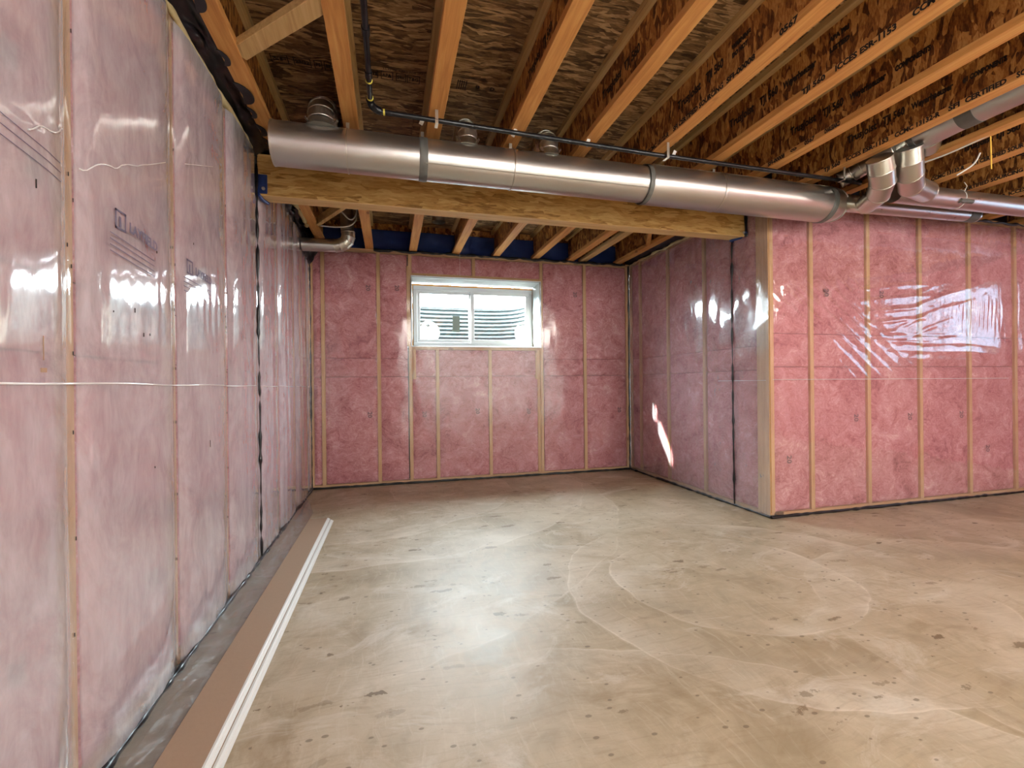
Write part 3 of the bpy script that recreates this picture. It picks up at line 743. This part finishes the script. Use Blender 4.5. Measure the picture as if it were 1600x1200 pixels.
# foam seal gap and film-lined reveal
m = MB(); ring(m, FX0-.022, FX1+.024, FZ0-.018, FZ1+.022, .026, Y0+.012, Y0+.05); m.build('foam_seal', MT['foam'], window_1)
hx0, hx1, hz0, hz1 = HOLE; a, b = D-.003, Y0+.06
lin = MB().box(hx0-.006, hx0, a, b, hz0, hz1).box(hx1, hx1+.006, a, b, hz0, hz1).box(hx0, hx1, a, b, hz1, hz1+.006).box(hx0, hx1, a, b, hz0-.006, hz0)
lin.build('reveal_boards', MT['concrete_wall'], window_1)
def reveal(p0, pu, pv, n, nu, nv, amp, seed):
    p0, pu, pv, n = map(Vector, (p0, pu, pv, n)); V = []; F = []
    for i in range(nu+1):
        for j in range(nv+1):
            u, v = i/nu, j/nv; e = min(1, min(u, 1-u, v, 1-v)*10)
            V.append(p0+pu*u+pv*v+n*(.004+e*amp*(1+1.6*float(fbm(np.array([u*14+seed]), np.array([v*3+seed]), 2)[0]))))
    for i in range(nu):
        for j in range(nv): q = i*(nv+1)+j; F.append((q, q+nv+1, q+nv+2, q+1))
    mesh_obj('film_liner', V, F, MT['poly_liner'], window_1, True)
W_, Hh, dp = hx1-hx0, hz1-hz0, b-a-.05
reveal((hx0, a, hz1), (W_, 0, 0), (0, dp, -.02), (0, 0, -1), 60, 10, .006, 2)
reveal((hx1, a, hz0), (0, 0, Hh), (-.012, dp, 0), (-1, 0, 0), 40, 10, .007, 7)
reveal((hx0, a, hz0), (0, 0, Hh), (.005, dp, 0), (1, 0, 0), 40, 10, .005, 12)
reveal((hx0, a, hz0), (W_, 0, 0), (0, dp, .008), (0, 0, 1), 60, 10, .003, 15)
m = MB(); ring(m, hx0-.006, hx1+.006, hz0-.006, hz1+.006, .005, D-.022, D-.004); m.build('film_edge', MT['crease'], window_1)
# second window, on the far right wall outside the frame
def ringx(mb, y0, y1, z0, z1, t, x0, x1):
    mb.box(x0, x1, y0, y1, z0, z0+t).box(x0, x1, y0, y1, z1-t, z1).box(x0, x1, y0, y0+t, z0+t, z1-t).box(x0, x1, y1-t, y1, z0+t, z1-t)
m = MB(); ringx(m, .35, 1.95, 1.35, 2.2, .05, XE+.04, XE+.11); m.box(XE+.05, XE+.10, 1.13, 1.19, 1.4, 2.15)
window_2 = m.build('window_2', MT['white_vinyl']); window_2['kind'] = 'structure'
MB().box(XE+.07, XE+.075, .40, 1.13, 1.40, 2.15).build('glass_pane', MT['glass_dimmed'], window_2)
MB().box(XE+.07, XE+.075, 1.19, 1.90, 1.40, 2.15).build('glass_pane', MT['glass_dimmed'], window_2)

# window well outside
well = thing('window_well', (.95, 5.35, 1.2), 'corrugated steel window well seen through the basement window glass', 'window well')
V = []; F = []; na, nz_ = 64, 160; rx, ry = .86, .98
for j in range(nz_+1):
    z = 1.22 + (2.085-1.22)*j/nz_; c = .010*math.sin(2*math.pi*(z-1.22)/.054)
    for i in range(na+1):
        t = math.pi*i/na; px = -math.cos(t); py = math.sin(t)
        e = .45
        px = math.copysign(abs(px)**e, px)*(rx+c); py = py**.6*(ry+c)
        V.append((.95+px, 5.36+py, z))
for j in range(nz_):
    for i in range(na): q = j*(na+1)+i; F.append((q, q+1, q+na+2, q+na+1))
mesh_obj('corrugated_wall', V, F, MT['steel_well'], well, True)
rim = [(.95+math.copysign(abs(math.cos(math.pi*i/na))**.45, -math.cos(math.pi*i/na))*rx, 5.36+math.sin(math.pi*i/na)**.6*ry, 2.088) for i in range(na+1)]
MB().tube(rim, .011, 8).build('rolled_rim', MT['steel_well'], well, True)
MB().box(.0, 1.9, 5.29, 6.5, 1.10, 1.24).build('gravel_bed', MT['soil'], well)
m = MB().box(-8, 0.0, 5.30, 20, 1.9, 2.03).box(1.9, 10, 5.30, 20, 1.9, 2.03).box(0.0, 1.9, 6.42, 20, 1.9, 2.03)
tag(m.build('ground', MT['soil']), kind='structure')

# ------------------------------------------------------------------ joists
def joist(i, x, y0, y1, label, flange='flange', texts_f=(), texts_w=(), group='I-joists of the floor above'):
    t = thing('floor_joist', (x+JW/2, (y0+y1)/2, HT), label, 'joist', group)
    fo = bevel(MB().box(x, x+JW, y0, y1, HT, HT+.036).build('bottom_flange', MT[flange], t), .0015)
    MB().box(x, x+JW, y0, y1, SUB-.036, SUB-.0005).build('top_flange', MT['flange_pale'], t)
    wo = MB().box(x+JW/2-.005, x+JW/2+.005, y0, y1, HT+.036, SUB-.036).build('web', MT['web'], t)
    for (body, ya, yb) in texts_f:      # ya = start (far), yb = end (near): reads towards the camera
        lettering(body, .036, (x-.0006, ya, HT+.0185), (0, -1, 0), (0, 0, 1), MT['ink'], fo, 'lettering', .0015, abs(ya-yb))
    for (body, ya, yb, z, sz) in texts_w:
        lettering(body, sz, (x+JW/2-.0058, ya, z), (0, -1, 0), (0, 0, 1), MT['ink_web'], wo, 'lettering', .0024, abs(ya-yb))
    return t
YF = YN+.02
W1 = lambda o=0: [('TrusJoist', 2.35+o, 2.16+o, 2.61, .065), ('TJI 560', 2.125+o, 2.0+o, 2.61, .062), ('Weyerhaeuser', 1.965+o, 1.76+o, 2.605, .05),
                  ('#1 COMPONENTS', 1.72+o, 1.54+o, 2.60, .035), ('TrusJoist', .85+o, .66+o, 2.61, .065), ('TJI 560', .62+o, .5+o, 2.61, .062)]
DB = D+.055
jo = []
jo.append(joist(0, JX[0], YF, 4.97, 'floor joist running along the left wall behind black membrane'))
jo.append(joist(1, JX[1], YF, DB, 'floor joist left of the vertical gas pipe, over the duct left end'))
jo.append(joist(2, JX[2], YF, DB, 'floor joist just right of the vertical gas pipe'))
jo.append(joist(3, JX[3], YF, DB, 'bare orange floor joist between the second and third duct take-offs', texts_w=W1(-.1)[:2]))
jo.append(joist(4, JX[4], YF, DB, 'orange floor joist just right of the third duct take-off, web lettered', texts_w=[('TrusJoist', 2.31, 2.10, 2.61, .062), ('TJI 560', 2.07, 1.92, 2.61, .06)]))
jo.append(joist(5, JX[5], YF, DB, 'floor joist whose flange reads CERTIFIED SOURCING, over the middle of the duct',
      texts_f=[('CCMC 13132-R', 2.555, 2.33), ('SFI CERTIFIED SOURCING', 2.287, 1.882), ('SFI-00008', 1.86, 1.681), ('0567', 1.55, 1.46)],
      texts_w=[('TrusJoist', 2.293, 2.09, 2.61, .065), ('TJI 560', 2.05, 1.92, 2.615, .062), ('WARNING', 1.86, 1.74, 2.64, .03), ('DO NOT', 1.86, 1.76, 2.60, .03)]))
jo.append(joist(6, JX[6], YF, DB, 'floor joist with a knotty flange reading TJI 560 near its middle',
      texts_f=[('TJI 560', 1.842, 1.713), ('ICCES ESR-1153', 1.665, 1.40), ('CCMC 13132-R', 1.34, 1.10)],
      texts_w=[('TrusJoist', 2.383, 2.19, 2.612, .065), ('TJI 560', 2.146, 2.02, 2.61, .062), ('Weyerhaeuser', 1.985, 1.79, 2.60, .05), ('APA PRI', 1.72, 1.62, 2.65, .03), ('LISTED', 1.72, 1.62, 2.60, .03)]))
jo.append(joist(7, JX[7], YF, 3.20, 'floor joist whose flange reads SFI-00008 and 0567',
      texts_f=[('SFI-00008', 2.51, 2.377), ('<=>', 2.334, 2.287), ('0567', 2.232, 2.163), ('CHARLES/ABCD', 2.101, 2.004)],
      texts_w=[('TrusJoist', 2.365, 2.183, 2.613, .065), ('TJI 560', 2.141, 2.011, 2.605, .062), ('Weyerhaeuser', 1.975, 1.781, 2.60, .05), ('COMPONENTS', 1.74, 1.58, 2.60, .036)]))
jo.append(joist(8, JX[8], YF, D2+.09, 'floor joist whose flange reads TJI 560 ICCES ESR-1153 CCMC 13132-R',
      texts_f=[('TJI 560', 2.49, 2.371), ('ICCES', 2.332, 2.235), ('ESR-1153', 2.223, 2.07), ('CCMC 13132-R', 2.034, 1.803), ('SFI', 1.765, 1.714), ('CERTIFIED', 1.692, 1.526), ('SOURCING', 1.49, 1.34)],
      texts_w=W1()))
lbl = ['floor joist just right of the long lengthwise duct', 'floor joist with hanging yellow strap beside it, reading CERTIFIED SOURCING',
       'third floor joist right of the lengthwise duct', 'fourth floor joist right of the lengthwise duct', 'fifth floor joist right of the lengthwise duct',
       'sixth floor joist right of the lengthwise duct', 'seventh floor joist right of the lengthwise duct', 'rightmost floor joist along the far right wall']
for k in range(9, 17):
    tf = []
    if k == 10: tf = [('CCMC 13132-R', 2.42, 2.22), ('SFI CERTIFIED SOURCING', 2.18, 1.85), ('SFI-00008', 1.80, 1.65)]
    if k == 11: tf = [('SFI CERTIFIED SOURCING', 2.55, 2.15), ('SFI-00008', 2.08, 1.92)]
    if k == 12: tf = [('TJI 560  ICCES ESR-1153', 2.6, 2.2)]
    tw = [('TrusJoist TJI 560', 2.25, 1.95, 2.61, .06)] if k in (10, 11, 12) else []
    jo.append(joist(k, JX[k], YF, D2+.09, lbl[k-9], texts_f=tf, texts_w=tw))
# extra joists only over the recessed part of the room
joist(20, 2.150, 3.11, DB, 'short extra floor joist doubled beside another over the recess, behind the beam', 'flange_pale', group='short joists behind the beam')
joist(21, 2.600, 3.11, D+.04, 'short floor joist along the top of the recess side wall', 'flange', group='short joists behind the beam')
# diagonal blocking pieces
tag(bevel(MB().bar((-.612, 2.20, HT+.022), (-.225, 1.83, HT+.026), .075, .036).build('blocking', MT['flange_pale']), .002),
    'pale diagonal wood brace at upper left, above the duct left end', 'brace')
tag(bevel(MB().bar((-.60, 4.35, HT+.03), (-.232, 3.75, HT+.06), .038, .07).build('blocking', MT['flange_pale']), .002),
    'diagonal wood brace behind the beam, beside the white cables', 'brace')
tag(bevel(MB().bar((2.225, 3.55, HT+.10), (2.605, 4.25, HT+.03), .038, .06).build('blocking', MT['flange']), .002),
    'diagonal wood brace behind the beam at its right, near the recess corner', 'brace')
# strand-lumber beam, let into both side walls
BY0, BY1, BZ = 3.090, 3.203, 2.204
beam = thing('support_beam', (1.0, 3.146, BZ), 'long strand-lumber beam spanning behind the big duct', 'beam')
bevel(MB().box(XL+.014, XR-.020, BY0, BY1, BZ+.003, HT-.0005).build('beam_face', MT['beam'], beam), .002)
MB().box(XL+.016, XR-.022, BY0+.002, BY1-.002, BZ, BZ+.003).build('beam_underside', MT['beam_under'], beam)['label'] = 'paler underside'
o = bevel(MB().box(-.764, -.708, BY0-.009, BY0, BZ+.008, BZ+.125).build('end_patch', MT['navy'], beam), .004); o['label'] = 'navy membrane patch at left end'
MB().tube([(-.728, BY0-.008, BZ+.036), (-.728, BY0-.017, BZ+.036)], .010, 12).build('bolt', MT['galv_small'], beam)
bead([(XR-.016, BY0-.006, BZ-.002), (XR-.016, BY0-.006, HT-.01)], .010, beam)
bead([(XR-.012, BY0-.01, BZ+.035), (XR-.035, BY0+.03, BZ-.004), (XR-.07, BY1-.01, BZ-.006), (XR-.03, BY1+.01, BZ-.004)], .011, beam, 'sealant_smear').data.materials[0] = MT['navy']
MB().tube([(XR-.034, BY0, BZ+.030), (XR-.034, BY0-.010, BZ+.030)], .009, 12).build('bolt', MT['galv_small'], beam)
bead([(XL+.02, BY0-.01, BZ), (XL+.03, BY0+.05, BZ-.012), (XL+.05, BY1, BZ-.008)], .012, beam, 'sealant_smear').data.materials[0] = MT['navy']

# crumpled membrane and foam between left wall plate and edge joist
def crumple(name, label, cat, x0, x1, y0, y1, z0, z1, seed, mat, parent=None, amp=.03):
    V = []; F = []; n = max(8, int(abs(y1-y0)/.02)); k = 14
    for i in range(n+1):
        y = y0+(y1-y0)*i/n
        for j in range(k+1):
            u = j/k; f = float(fbm(np.array([y*7+seed]), np.array([u*3+seed]), 3)[0]); g = float(fbm(np.array([y*4+seed+50]), np.array([u*2]), 2)[0])
            V.append((x0+(x1-x0)*u+amp*f, y+amp*.5*g, z0+(z1-z0)*(u**1.3)+amp*1.5*g))
    for i in range(n):
        for j in range(k): q = i*(k+1)+j; F.append((q, q+k+1, q+k+2, q+1))
    o = mesh_obj(name, V, F, mat, parent, True)
    if label: tag(o, label, cat)
    return o
crumple('membrane_flap', None, None, XL-.01, JX[0]+.02, .3, 3.08, HT-.015, HT+.05, 3, MT['membrane'], wall_left, .035)
crumple('membrane_flap', None, None, XL-.01, JX[0]+.02, 3.21, 4.96, HT-.015, HT+.06, 9, MT['membrane'], wall_left, .035)
# scalloped lobes of membrane lapping over the edge joist
for (y, r) in ((2.47, .085), (2.63, .05), (2.80, .06), (2.93, .05), (2.22, .05), (1.9, .07)):
    V = [(JX[0]+.010, y, HT-.010)]; n = 18
    for i in range(n+1):
        a = math.pi*i/n; V.append((JX[0]-.005+r*.75*math.sin(a), y-r*math.cos(a), HT-.006-.008*math.sin(a)))
    b = len(V); V += [(p[0], p[1], p[2]+.005) for p in V]
    F = [(0, i, i+1) for i in range(1, n+1)] + [(b, b+i+1, b+i) for i in range(1, n+1)] + [(i, b+i, b+i+1, i+1) for i in range(1, n+1)]
    mesh_obj('membrane_lobe', V, F, MT['membrane'], wall_left)
bead([(XL+.012, y, HT-.020+.004*math.sin(y*17)) for y in np.arange(.3, 3.07, .05)], .009, wall_left, 'foam_bead', jit=.8).data.materials[0] = MT['yellow_foam']
bead([(XL+.03, y, HT-.012+.008*math.sin(y*17)) for y in np.arange(3.22, 4.9, .05)], .014, wall_left, 'sealant_bead', jit=.8)
bead([(JX[0]-.01, y, HT-.004) for y in np.arange(3.22, 4.4, .06)], .011, wall_left, 'foam_bead', jit=1).data.materials[0] = MT['yellow_foam']
# same on the recess side wall
crumple('membrane_flap', None, None, XR+.01, 2.68, 3.21, 4.96, HT-.012, HT+.05, 21, MT['membrane'], wall_bump, .02)
bead([(XR-.014, y, HT-.022+.005*math.sin(y*19)) for y in np.arange(3.22, 4.95, .05)], .011, wall_bump, 'foam_bead', jit=.9).data.materials[0] = MT['yellow_foam']
crumple('membrane_patch', None, None, XL+.005, XL+.13, 4.55, 4.97, 2.26, HT, 31, MT['membrane'], wall_left, .04)

# ------------------------------------------------------------------ ducts
DY, DZ = 2.615, 2.300
trunk = thing('trunk_duct', (1.2, DY, DZ), 'large round galvanised duct running across in front of the beam', 'duct')
def sec(x0, x1, r0, r1=None):
    r1 = r1 or r0
    MB().tube([(x0, DY, DZ), ((x0+x1)/2, DY, DZ), (x1, DY, DZ)], [r0, (r0+r1)/2, r1], 48).build('duct_section', MT['galv'], trunk, True)
secs = [(-.565, .19, .110), (.19, .715, .1105), (.715, 1.585, .111), (1.585, 2.12, .120), (2.12, 3.01, .121)]
for (a, b, r) in secs: sec(a, b, r)
# end cap on the left: rolled edge
MB().tube([(-.570, DY, DZ), (-.560, DY, DZ)], .1125, 48).build('end_cap', MT['galv_small'], trunk, True)
def band(x, wd, r, mat, nm):
    pts = []; rr = []; n = 12
    for k in range(n+1):
        t = k/n; pts.append((x-wd/2+wd*t, DY, DZ)); rr.append(r+.0025*math.sin(math.pi*t)**.4 + .0008*random.random())
    MB().tube(pts, rr, 48, False).build(nm, mat, trunk, True)
band(.19, .045, .1115, MT['mastic'], 'joint_sealant'); band(1.575, .035, .118, MT['mastic'], 'joint_sealant'); band(3.0, .045, .1225, MT['mastic'], 'joint_sealant')
for (x, r) in ((-.205, .110), (.190, .1105), (.700, .1115), (2.10, .121)):
    band(x, .007, r+.001, MT['galv_small'], 'hanger_band')
    MB().box(x-.009, x+.009, DY-.001, DY+.001, DZ+r, HT+.002).build('hanger_strap', MT['galv_small'], trunk)
# lengthwise lock seam
for (a, b, r, ang) in ((.2, 1.57, .1115, -62), (1.6, 2.98, .1215, 118)):
    yy, zz = DY - r*math.cos(R(abs(ang)-0 if ang < 0 else 62)), DZ + (-r*math.sin(R(62))*.55 if ang < 0 else r*math.sin(R(62)))
    if ang < 0: yy, zz = DY-r*math.cos(R(-32)), DZ+r*math.sin(R(-32))
    else: yy, zz = DY-r*math.cos(R(55)), DZ+r*math.sin(R(55))
    MB().box(a, b, yy-.0022, yy+.0022, zz-.0025, zz+.0025).build('lock_seam', MT['galv_small'], trunk)
# reducer at the right end that turns up and back
MB().tube([(3.01, DY, DZ), (3.06, DY, DZ+.002), (3.10, DY+.012, DZ+.006), (3.135, DY+.03, DZ+.012)], [.121, .119, .108, .094], 48).build('end_elbow', MT['galv_small'], trunk, True)
MB().tube([(3.085, DY+.006, DZ+.004), (3.090, DY+.008, DZ+.005)], .1165, 48).build('rolled_bead', MT['galv_small'], trunk, True)

def gored(parent, pts, r, name='elbow', seg=28, mat='galv_small', ring=True):
    n = len(pts)
    o = MB().tube(pts, r, seg, True, True).build(name, MT[mat], parent, True)
    if ring:
        for i in range(n):
            m = MB(); p = Vector(pts[i]); t = (Vector(pts[min(i+1, n-1)])-Vector(pts[max(i-1, 0)])).normalized()
            rr = r[i] if isinstance(r, (list, tuple)) else r
            m.tube([p-t*.004, p, p+t*.004], [rr, rr+.0035, rr], seg)
            m.build('rolled_bead', MT[mat], parent, True)
    return o
# three round take-offs rising from the trunk into the joist bays
for (x, r, lb) in ((-.330, .072, 'widest branch duct rising from the trunk duct near its left end'), (.440, .056, 'branch duct rising from the trunk right of the second joist'),
               (.930, .056, 'rightmost small branch duct rising from the trunk duct top')):
    t = thing('branch_duct', (x, DY, DZ+.1), lb, 'duct', 'branch ducts rising from the trunk')
    yb = DY-.02
    MB().tube([(x, yb, DZ+.085), (x, yb, DZ+.105), (x, yb, DZ+.125)], [r*1.25, r*1.06, r], 28).build('collar', MT['galv_small'], t, True)
    c = Vector((x, yb, 2.62))
    top = 2.530 if r > .06 else 2.535
    gored(t, arc((x, yb, top), (x, yb, DZ+.125), (x, yb+.15, top), 5), r)
    MB().tube([(x, yb+.15, top), (x, 3.55, top)], r-.002, 28).build('round_pipe', MT['galv_small'], t, True)
    for k in (-1, 1): MB().bar((x+k*r*.8, DY-.05, DZ+.098), (x+k*r*1.1, DY-.06, DZ+.125), .018, .002).build('tab', MT['galv_small'], t)
# left rear branch: drops from the bay and turns to the left wall
t = thing('branch_duct', (-.36, 4.45, 2.45), 'branch duct behind the beam that elbows into the left wall', 'duct')
MB().tube([(-.375, 4.45, 2.73), (-.36, 4.45, 2.45)], .058, 28).build('round_pipe', MT['galv_small'], t, True)
gored(t, arc((-.335, 4.45, 2.325), (-.355, 4.45, 2.44), (-.47, 4.47, 2.318), 5), .060)
MB().tube([(-.46, 4.47, 2.318), (XL+.03, 4.50, 2.322)], .058, 28).build('round_pipe', MT['galv'], t, True)
# register stubs behind the beam
for (x, y, z0, lb) in ((.435, 4.15, 2.50, 'short metal duct stub hanging behind the beam above the window left side'), (1.05, 3.95, 2.50, 'short metal duct stub hanging behind the beam, right of the other stub')):
    t = thing('duct_stub', (x, y, z0), lb, 'duct', 'duct stubs behind the beam')
    MB().tube([(x+.02, y, SUB), (x, y, z0)], .058, 28, False).build('round_pipe', MT['galv_small'], t, True)
    MB().tube([(x, y, z0+.004), (x, y, z0-.004)], .0605, 28, False).build('rolled_bead', MT['galv'], t, True)

# lengthwise duct in the joist bay and the two elbows below it
fd = thing('lengthwise_duct', (3.16, 0, 2.565), 'round duct running lengthwise between two joists at upper right', 'duct')
MB().tube([(3.185, YN+.1, 2.565), (3.185, 1.83, 2.565)], .092, 32).build('round_pipe', MT['galv'], fd, True)
MB().tube([(3.185, 1.80, 2.565), (3.185, 1.88, 2.565)], .0945, 32).build('joint_sealant', MT['mastic'], fd, True)
MB().tube([(3.185, 1.88, 2.565), (3.19, 2.12, 2.555)], [.092, .090], 32).build('round_pipe', MT['galv'], fd, True)
MB().tube([(3.19, 2.10, 2.555), (3.19, 2.13, 2.553)], .0925, 32).build('joint_sealant', MT['mastic'], fd, True)
gored(fd, [(3.19, 2.13, 2.553), (3.20, 2.20, 2.54), (3.22, 2.28, 2.52)], [.090, .088, .075], 'wye')
# elbow B to the low rear duct
lo = thing('cross_duct', (3.9, 2.66, 2.35), 'lower of the two small cross ducts by the right wall, ending at a grey band', 'duct')
gored(lo, [(2.945, 2.17, 2.411), (2.987, 2.19, 2.353), (3.051, 2.23, 2.305), (3.12, 2.31, 2.262), (3.166, 2.43, 2.24)], [.068, .070, .070, .068, .062])
gored(lo, [(3.166, 2.43, 2.24), (3.16, 2.56, 2.31), (3.19, 2.63, 2.325), (3.32, 2.655, 2.345)], .054)
MB().tube([(3.30, 2.655, 2.343), (4.62, 2.655, 2.372)], .054, 28).build('round_pipe', MT['galv'], lo, True)
MB().tube([(4.50, 2.655, 2.369), (4.60, 2.655, 2.371)], .0565, 28).build('joint_sealant', MT['mastic'], lo, True)
MB().tube([(4.05, 2.655, 2.360), (4.056, 2.655, 2.360)], .0555, 28).build('rolled_bead', MT['galv_small'], lo, True)
hi = thing('cross_duct', (4.2, 2.44, 2.38), 'upper small cross duct running out of frame at the right wall', 'duct')
gored(hi, [(3.117, 2.12, 2.471), (3.151, 2.14, 2.405), (3.214, 2.18, 2.349), (3.342, 2.26, 2.322), (3.637, 2.37, 2.353)], [.068, .070, .070, .070, .069])
MB().tube([(3.22, 2.08, 2.53), (3.31, 2.14, 2.51)], [.07, .061], 28).build('wye_branch', MT['galv_small'], hi, True)
MB().tube([(3.42, 2.425, 2.350), (6.9, 2.425, 2.385)], .067, 28).build('round_pipe', MT['galv'], hi, True)
MB().tube([(4.02, 2.425, 2.356), (4.025, 2.425, 2.356)], .0695, 28).build('hanger_band', MT['cable'], hi, True)
MB().tube([(4.03, 2.375, 2.40), (4.03, 2.36, 2.43), (4.0, 2.36, HT)], .003, 6).build('hanger_wire', MT['galv_small'], hi, True)
MB().tube([(3.97, 2.372, 2.325), (4.10, 2.374, 2.330)], .018, 10).build('tape_patch', MT['mastic'], hi, True)
# link from trunk end to the wye
lk = thing('link_duct', (3.05, 2.4, 2.42), 'gored duct elbow between the trunk duct end and the lengthwise duct', 'duct')
gored(lk, [(3.053, 2.52, 2.438), (3.094, 2.46, 2.465), (3.105, 2.38, 2.486), (3.094, 2.28, 2.493), (3.114, 2.2, 2.51)], [.05,.055,.06,.062,.062])

# ------------------------------------------------------------------ gas pipe
gp = thing('gas_pipe', (1.2, 2.38, 2.37), 'long thin black gas pipe along the top of the big duct', 'pipe')
PZ = 2.405; PR = .0125
MB().tube([(-.074, YN+.1, 2.43), (-.078, 2.33, 2.425)], PR, 16).build('pipe_run', MT['pipe'], gp, True)
MB().tube(arc((-.08, 2.385, 2.42), (-.079, 2.33, 2.425), (-.03, 2.392, 2.412), 6), [PR*1.45]*7, 16).build('pipe_elbow', MT['pipe'], gp, True)
MB().tube([(-.03, 2.392, 2.410), (1.5, 2.41, 2.388), (3.14, 2.44, 2.395)], PR, 16).build('pipe_run', MT['pipe'], gp, True)
for y in (2.18, 2.31): MB().tube([(-.0775, y, 2.426), (-.0775, y+.008, 2.426)], PR+.003, 16).build('thread_tape', MT['brass'], gp, True)
MB().tube([(-.0775, 2.12, 2.426), (-.0775, 2.16, 2.426)], PR+.004, 16).build('coupling', MT['pipe'], gp, True)
MB().tube([(-.0775, 1.86, 2.427), (-.0775, 1.90, 2.427)], PR+.004, 16).build('coupling', MT['pipe'], gp, True)
MB().tube([(-.018, 2.392, 2.410), (-.010, 2.392, 2.410)], PR+.003, 16).build('thread_tape', MT['brass'], gp, True)
for (x, z) in ((.247, 2.407), (1.60, 2.389), (2.93, 2.394)):
    m = MB().box(x-.008, x+.008, 2.383, 2.385, z-.02, HT+.04)
    m.box(x-.008, x+.008, 2.383, 2.43, z-.022, z-.020)
    m.build('pipe_strap', MT['galv_small'], gp)
for (x, z) in ((.19, 2.41), (.69, 2.40), (1.13, 2.395), (1.70, 2.39)):
    MB().bar((x, 2.46, HT), (x-.02, 2.46, 2.41), .02, .002, (0, 1, 0)).build('strap_tab', MT['cable'], gp)

# ------------------------------------------------------------------ cables
def cable(pts, r, label, mat='cable', cat='cable', name='cable', group='white cables at the left behind the beam'):
    P = [Vector(p) for p in pts]; out = []
    n = len(P)
    for i in range(n-1):
        p0, p1, p2, p3 = P[max(i-1, 0)], P[i], P[i+1], P[min(i+2, n-1)]
        for k in range(8):
            t = k/8; out.append(.5*((2*p1)+(-p0+p2)*t+(2*p0-5*p1+4*p2-p3)*t*t+(-p0+3*p1-3*p2+p3)*t**3))
    out.append(P[-1])
    return tag(MB().tube(out, r, 8).build(name, MT[mat], None, True), label, cat, group)
cable([(-.56, 4.25, 2.60), (-.42, 4.2, 2.56), (-.32, 4.18, 2.47), (-.27, 4.2, 2.52), (-.25, 4.2, 2.66)], .006, 'white cable looping round the rear branch duct')
cable([(-.60, 4.4, 2.47), (-.45, 4.32, 2.44), (-.34, 4.30, 2.45), (-.28, 4.3, 2.5), (-.27, 4.35, 2.6)], .006, 'lowest white cable, sagging under the rear branch duct')
cable([(-.60, 3.9, 2.60), (-.45, 3.95, 2.58), (-.30, 4.0, 2.60)], .006, 'short upper white cable behind the beam')
cable([(3.42, 1.20, 2.50), (3.40, 1.7, 2.475), (3.36, 2.1, 2.44), (3.28, 2.35, 2.45)], .005, 'thin white cable running beside the lengthwise duct', group=None)
cable([(3.62, 2.05, 2.47), (3.61, 2.08, 2.41), (3.56, 2.14, 2.36)], .005, 'short white cable end hanging beside the duct elbows', group=None)
tag(MB().bar((3.40, 1.876, HT+.02), (3.397, 1.872, 2.262), .010, .002, (0, 1, 0)).build('hanging_strap', MT['strap_yellow']), 'yellow strap hanging down from a joist at upper right', 'strap')
tag(MB().tube([(.735, 4.90, HT), (.735, 4.90, 2.20)], .0012, 5).build('thread', MT['cable']), 'thin pale thread hanging above the window', 'thread')

# ------------------------------------------------------------------ trim boards on the floor
def board(name, x0, x1, z0, y0, y1, th, label, edge=.016, yaw=0.0):
    """flat board with brown back and white ogee edge to the right"""
    t = thing(name, ((x0+x1)/2, (y0+y1)/2, z0), label, 'board', 'trim boards on the floor')
    bevel(MB().box(x0, x1-edge, y0, y1, z0, z0+th).build('board_face', MT['mdf'], t), .001)
    prof = [(x1-edge, z0), (x1-.002, z0), (x1, z0+.002), (x1, z0+th*.35), (x1-edge*.35, z0+th*.55), (x1-edge*.4, z0+th*.8), (x1-edge*.7, z0+th), (x1-edge, z0+th)]
    n = len(prof); V = [(p[0], y0, p[1]) for p in prof]+[(p[0], y1, p[1]) for p in prof]
    F = [tuple(range(n)), tuple(reversed(range(n, 2*n)))]+[(i, n+i, n+(i+1) % n, (i+1) % n) for i in range(n)]
    mesh_obj('white_edge', V, F, MT['white_paint'], t)
    t.rotation_euler = (0, 0, yaw); return t
board('trim_board', -.590, -.443, .0005, .75, 3.775, .013, 'lower white trim board, its white edge showing beneath the top board', .024, R(-.5))
board('trim_board', -.614, -.467, .0178, .74, 3.770, .013, 'upper trim board lying brown back up beside the left wall', .020, R(-.5))

# poly flap lying on the floor along the left wall
def flap():
    V = []; F = []; n = 200; k = 16
    for i in range(n+1):
        y = .3+(4.55-.3)*i/n
        w_ = .20+.03*math.sin(y*3.1)+.02*math.sin(y*7)
        if y > 3.8: w_ *= max(.1, 1-(y-3.8)/.8)
        for j in range(k+1):
            u = j/k; h = .003+.016*abs(float(fbm(np.array([y*6.0]), np.array([u*2.5+3]), 3)[0]))*math.sin(math.pi*min(1, u*1.05)) + .010*max(0, 1-u*5)
            xx = XL+.030+w_*u
            if xx > -.625: h = min(h, .0032) if xx < -.60 else .0003
            V.append((min(xx, -.618) if xx > -.618 else xx, y, h))
    for i in range(n):
        for j in range(k): q = i*(k+1)+j; F.append((q, q+k+1, q+k+2, q+1))
    mesh_obj('barrier_flap', V, F, MT['poly_floor'], wall_left, True)['label'] = 'loose skirt of clear film lying on the floor'
flap()

# ------------------------------------------------------------------ added fill bulbs, unseen behind the camera
for i, (x, y, z, e) in enumerate(FILL_BULBS):
    t = thing('fill_bulb', (x, y, HT), ['added fill bulb behind the camera at left', 'added fill bulb behind the camera at right', 'added fill bulb at the far right'][i], 'lamp', 'added fill bulbs')
    MB().tube([(x, y, HT+.04), (x, y, HT+.01), (x, y, HT-.02)], [.055, .05, .025], 20).build('lamp_holder', MT['lamp_white'], t, True)
    MB().tube([(x, y, HT-.02), (x, y, HT-.05), (x, y, HT-.075), (x, y, HT-.10), (x, y, HT-.112)], [.012, .022, .03, .022, .004], 16).build('bulb', MT['bulb'], t, True)
    light('bulb_fill_light', 'POINT', (x, y, HT-.16), e, (1, .93, .85), shadow_soft_size=.28)
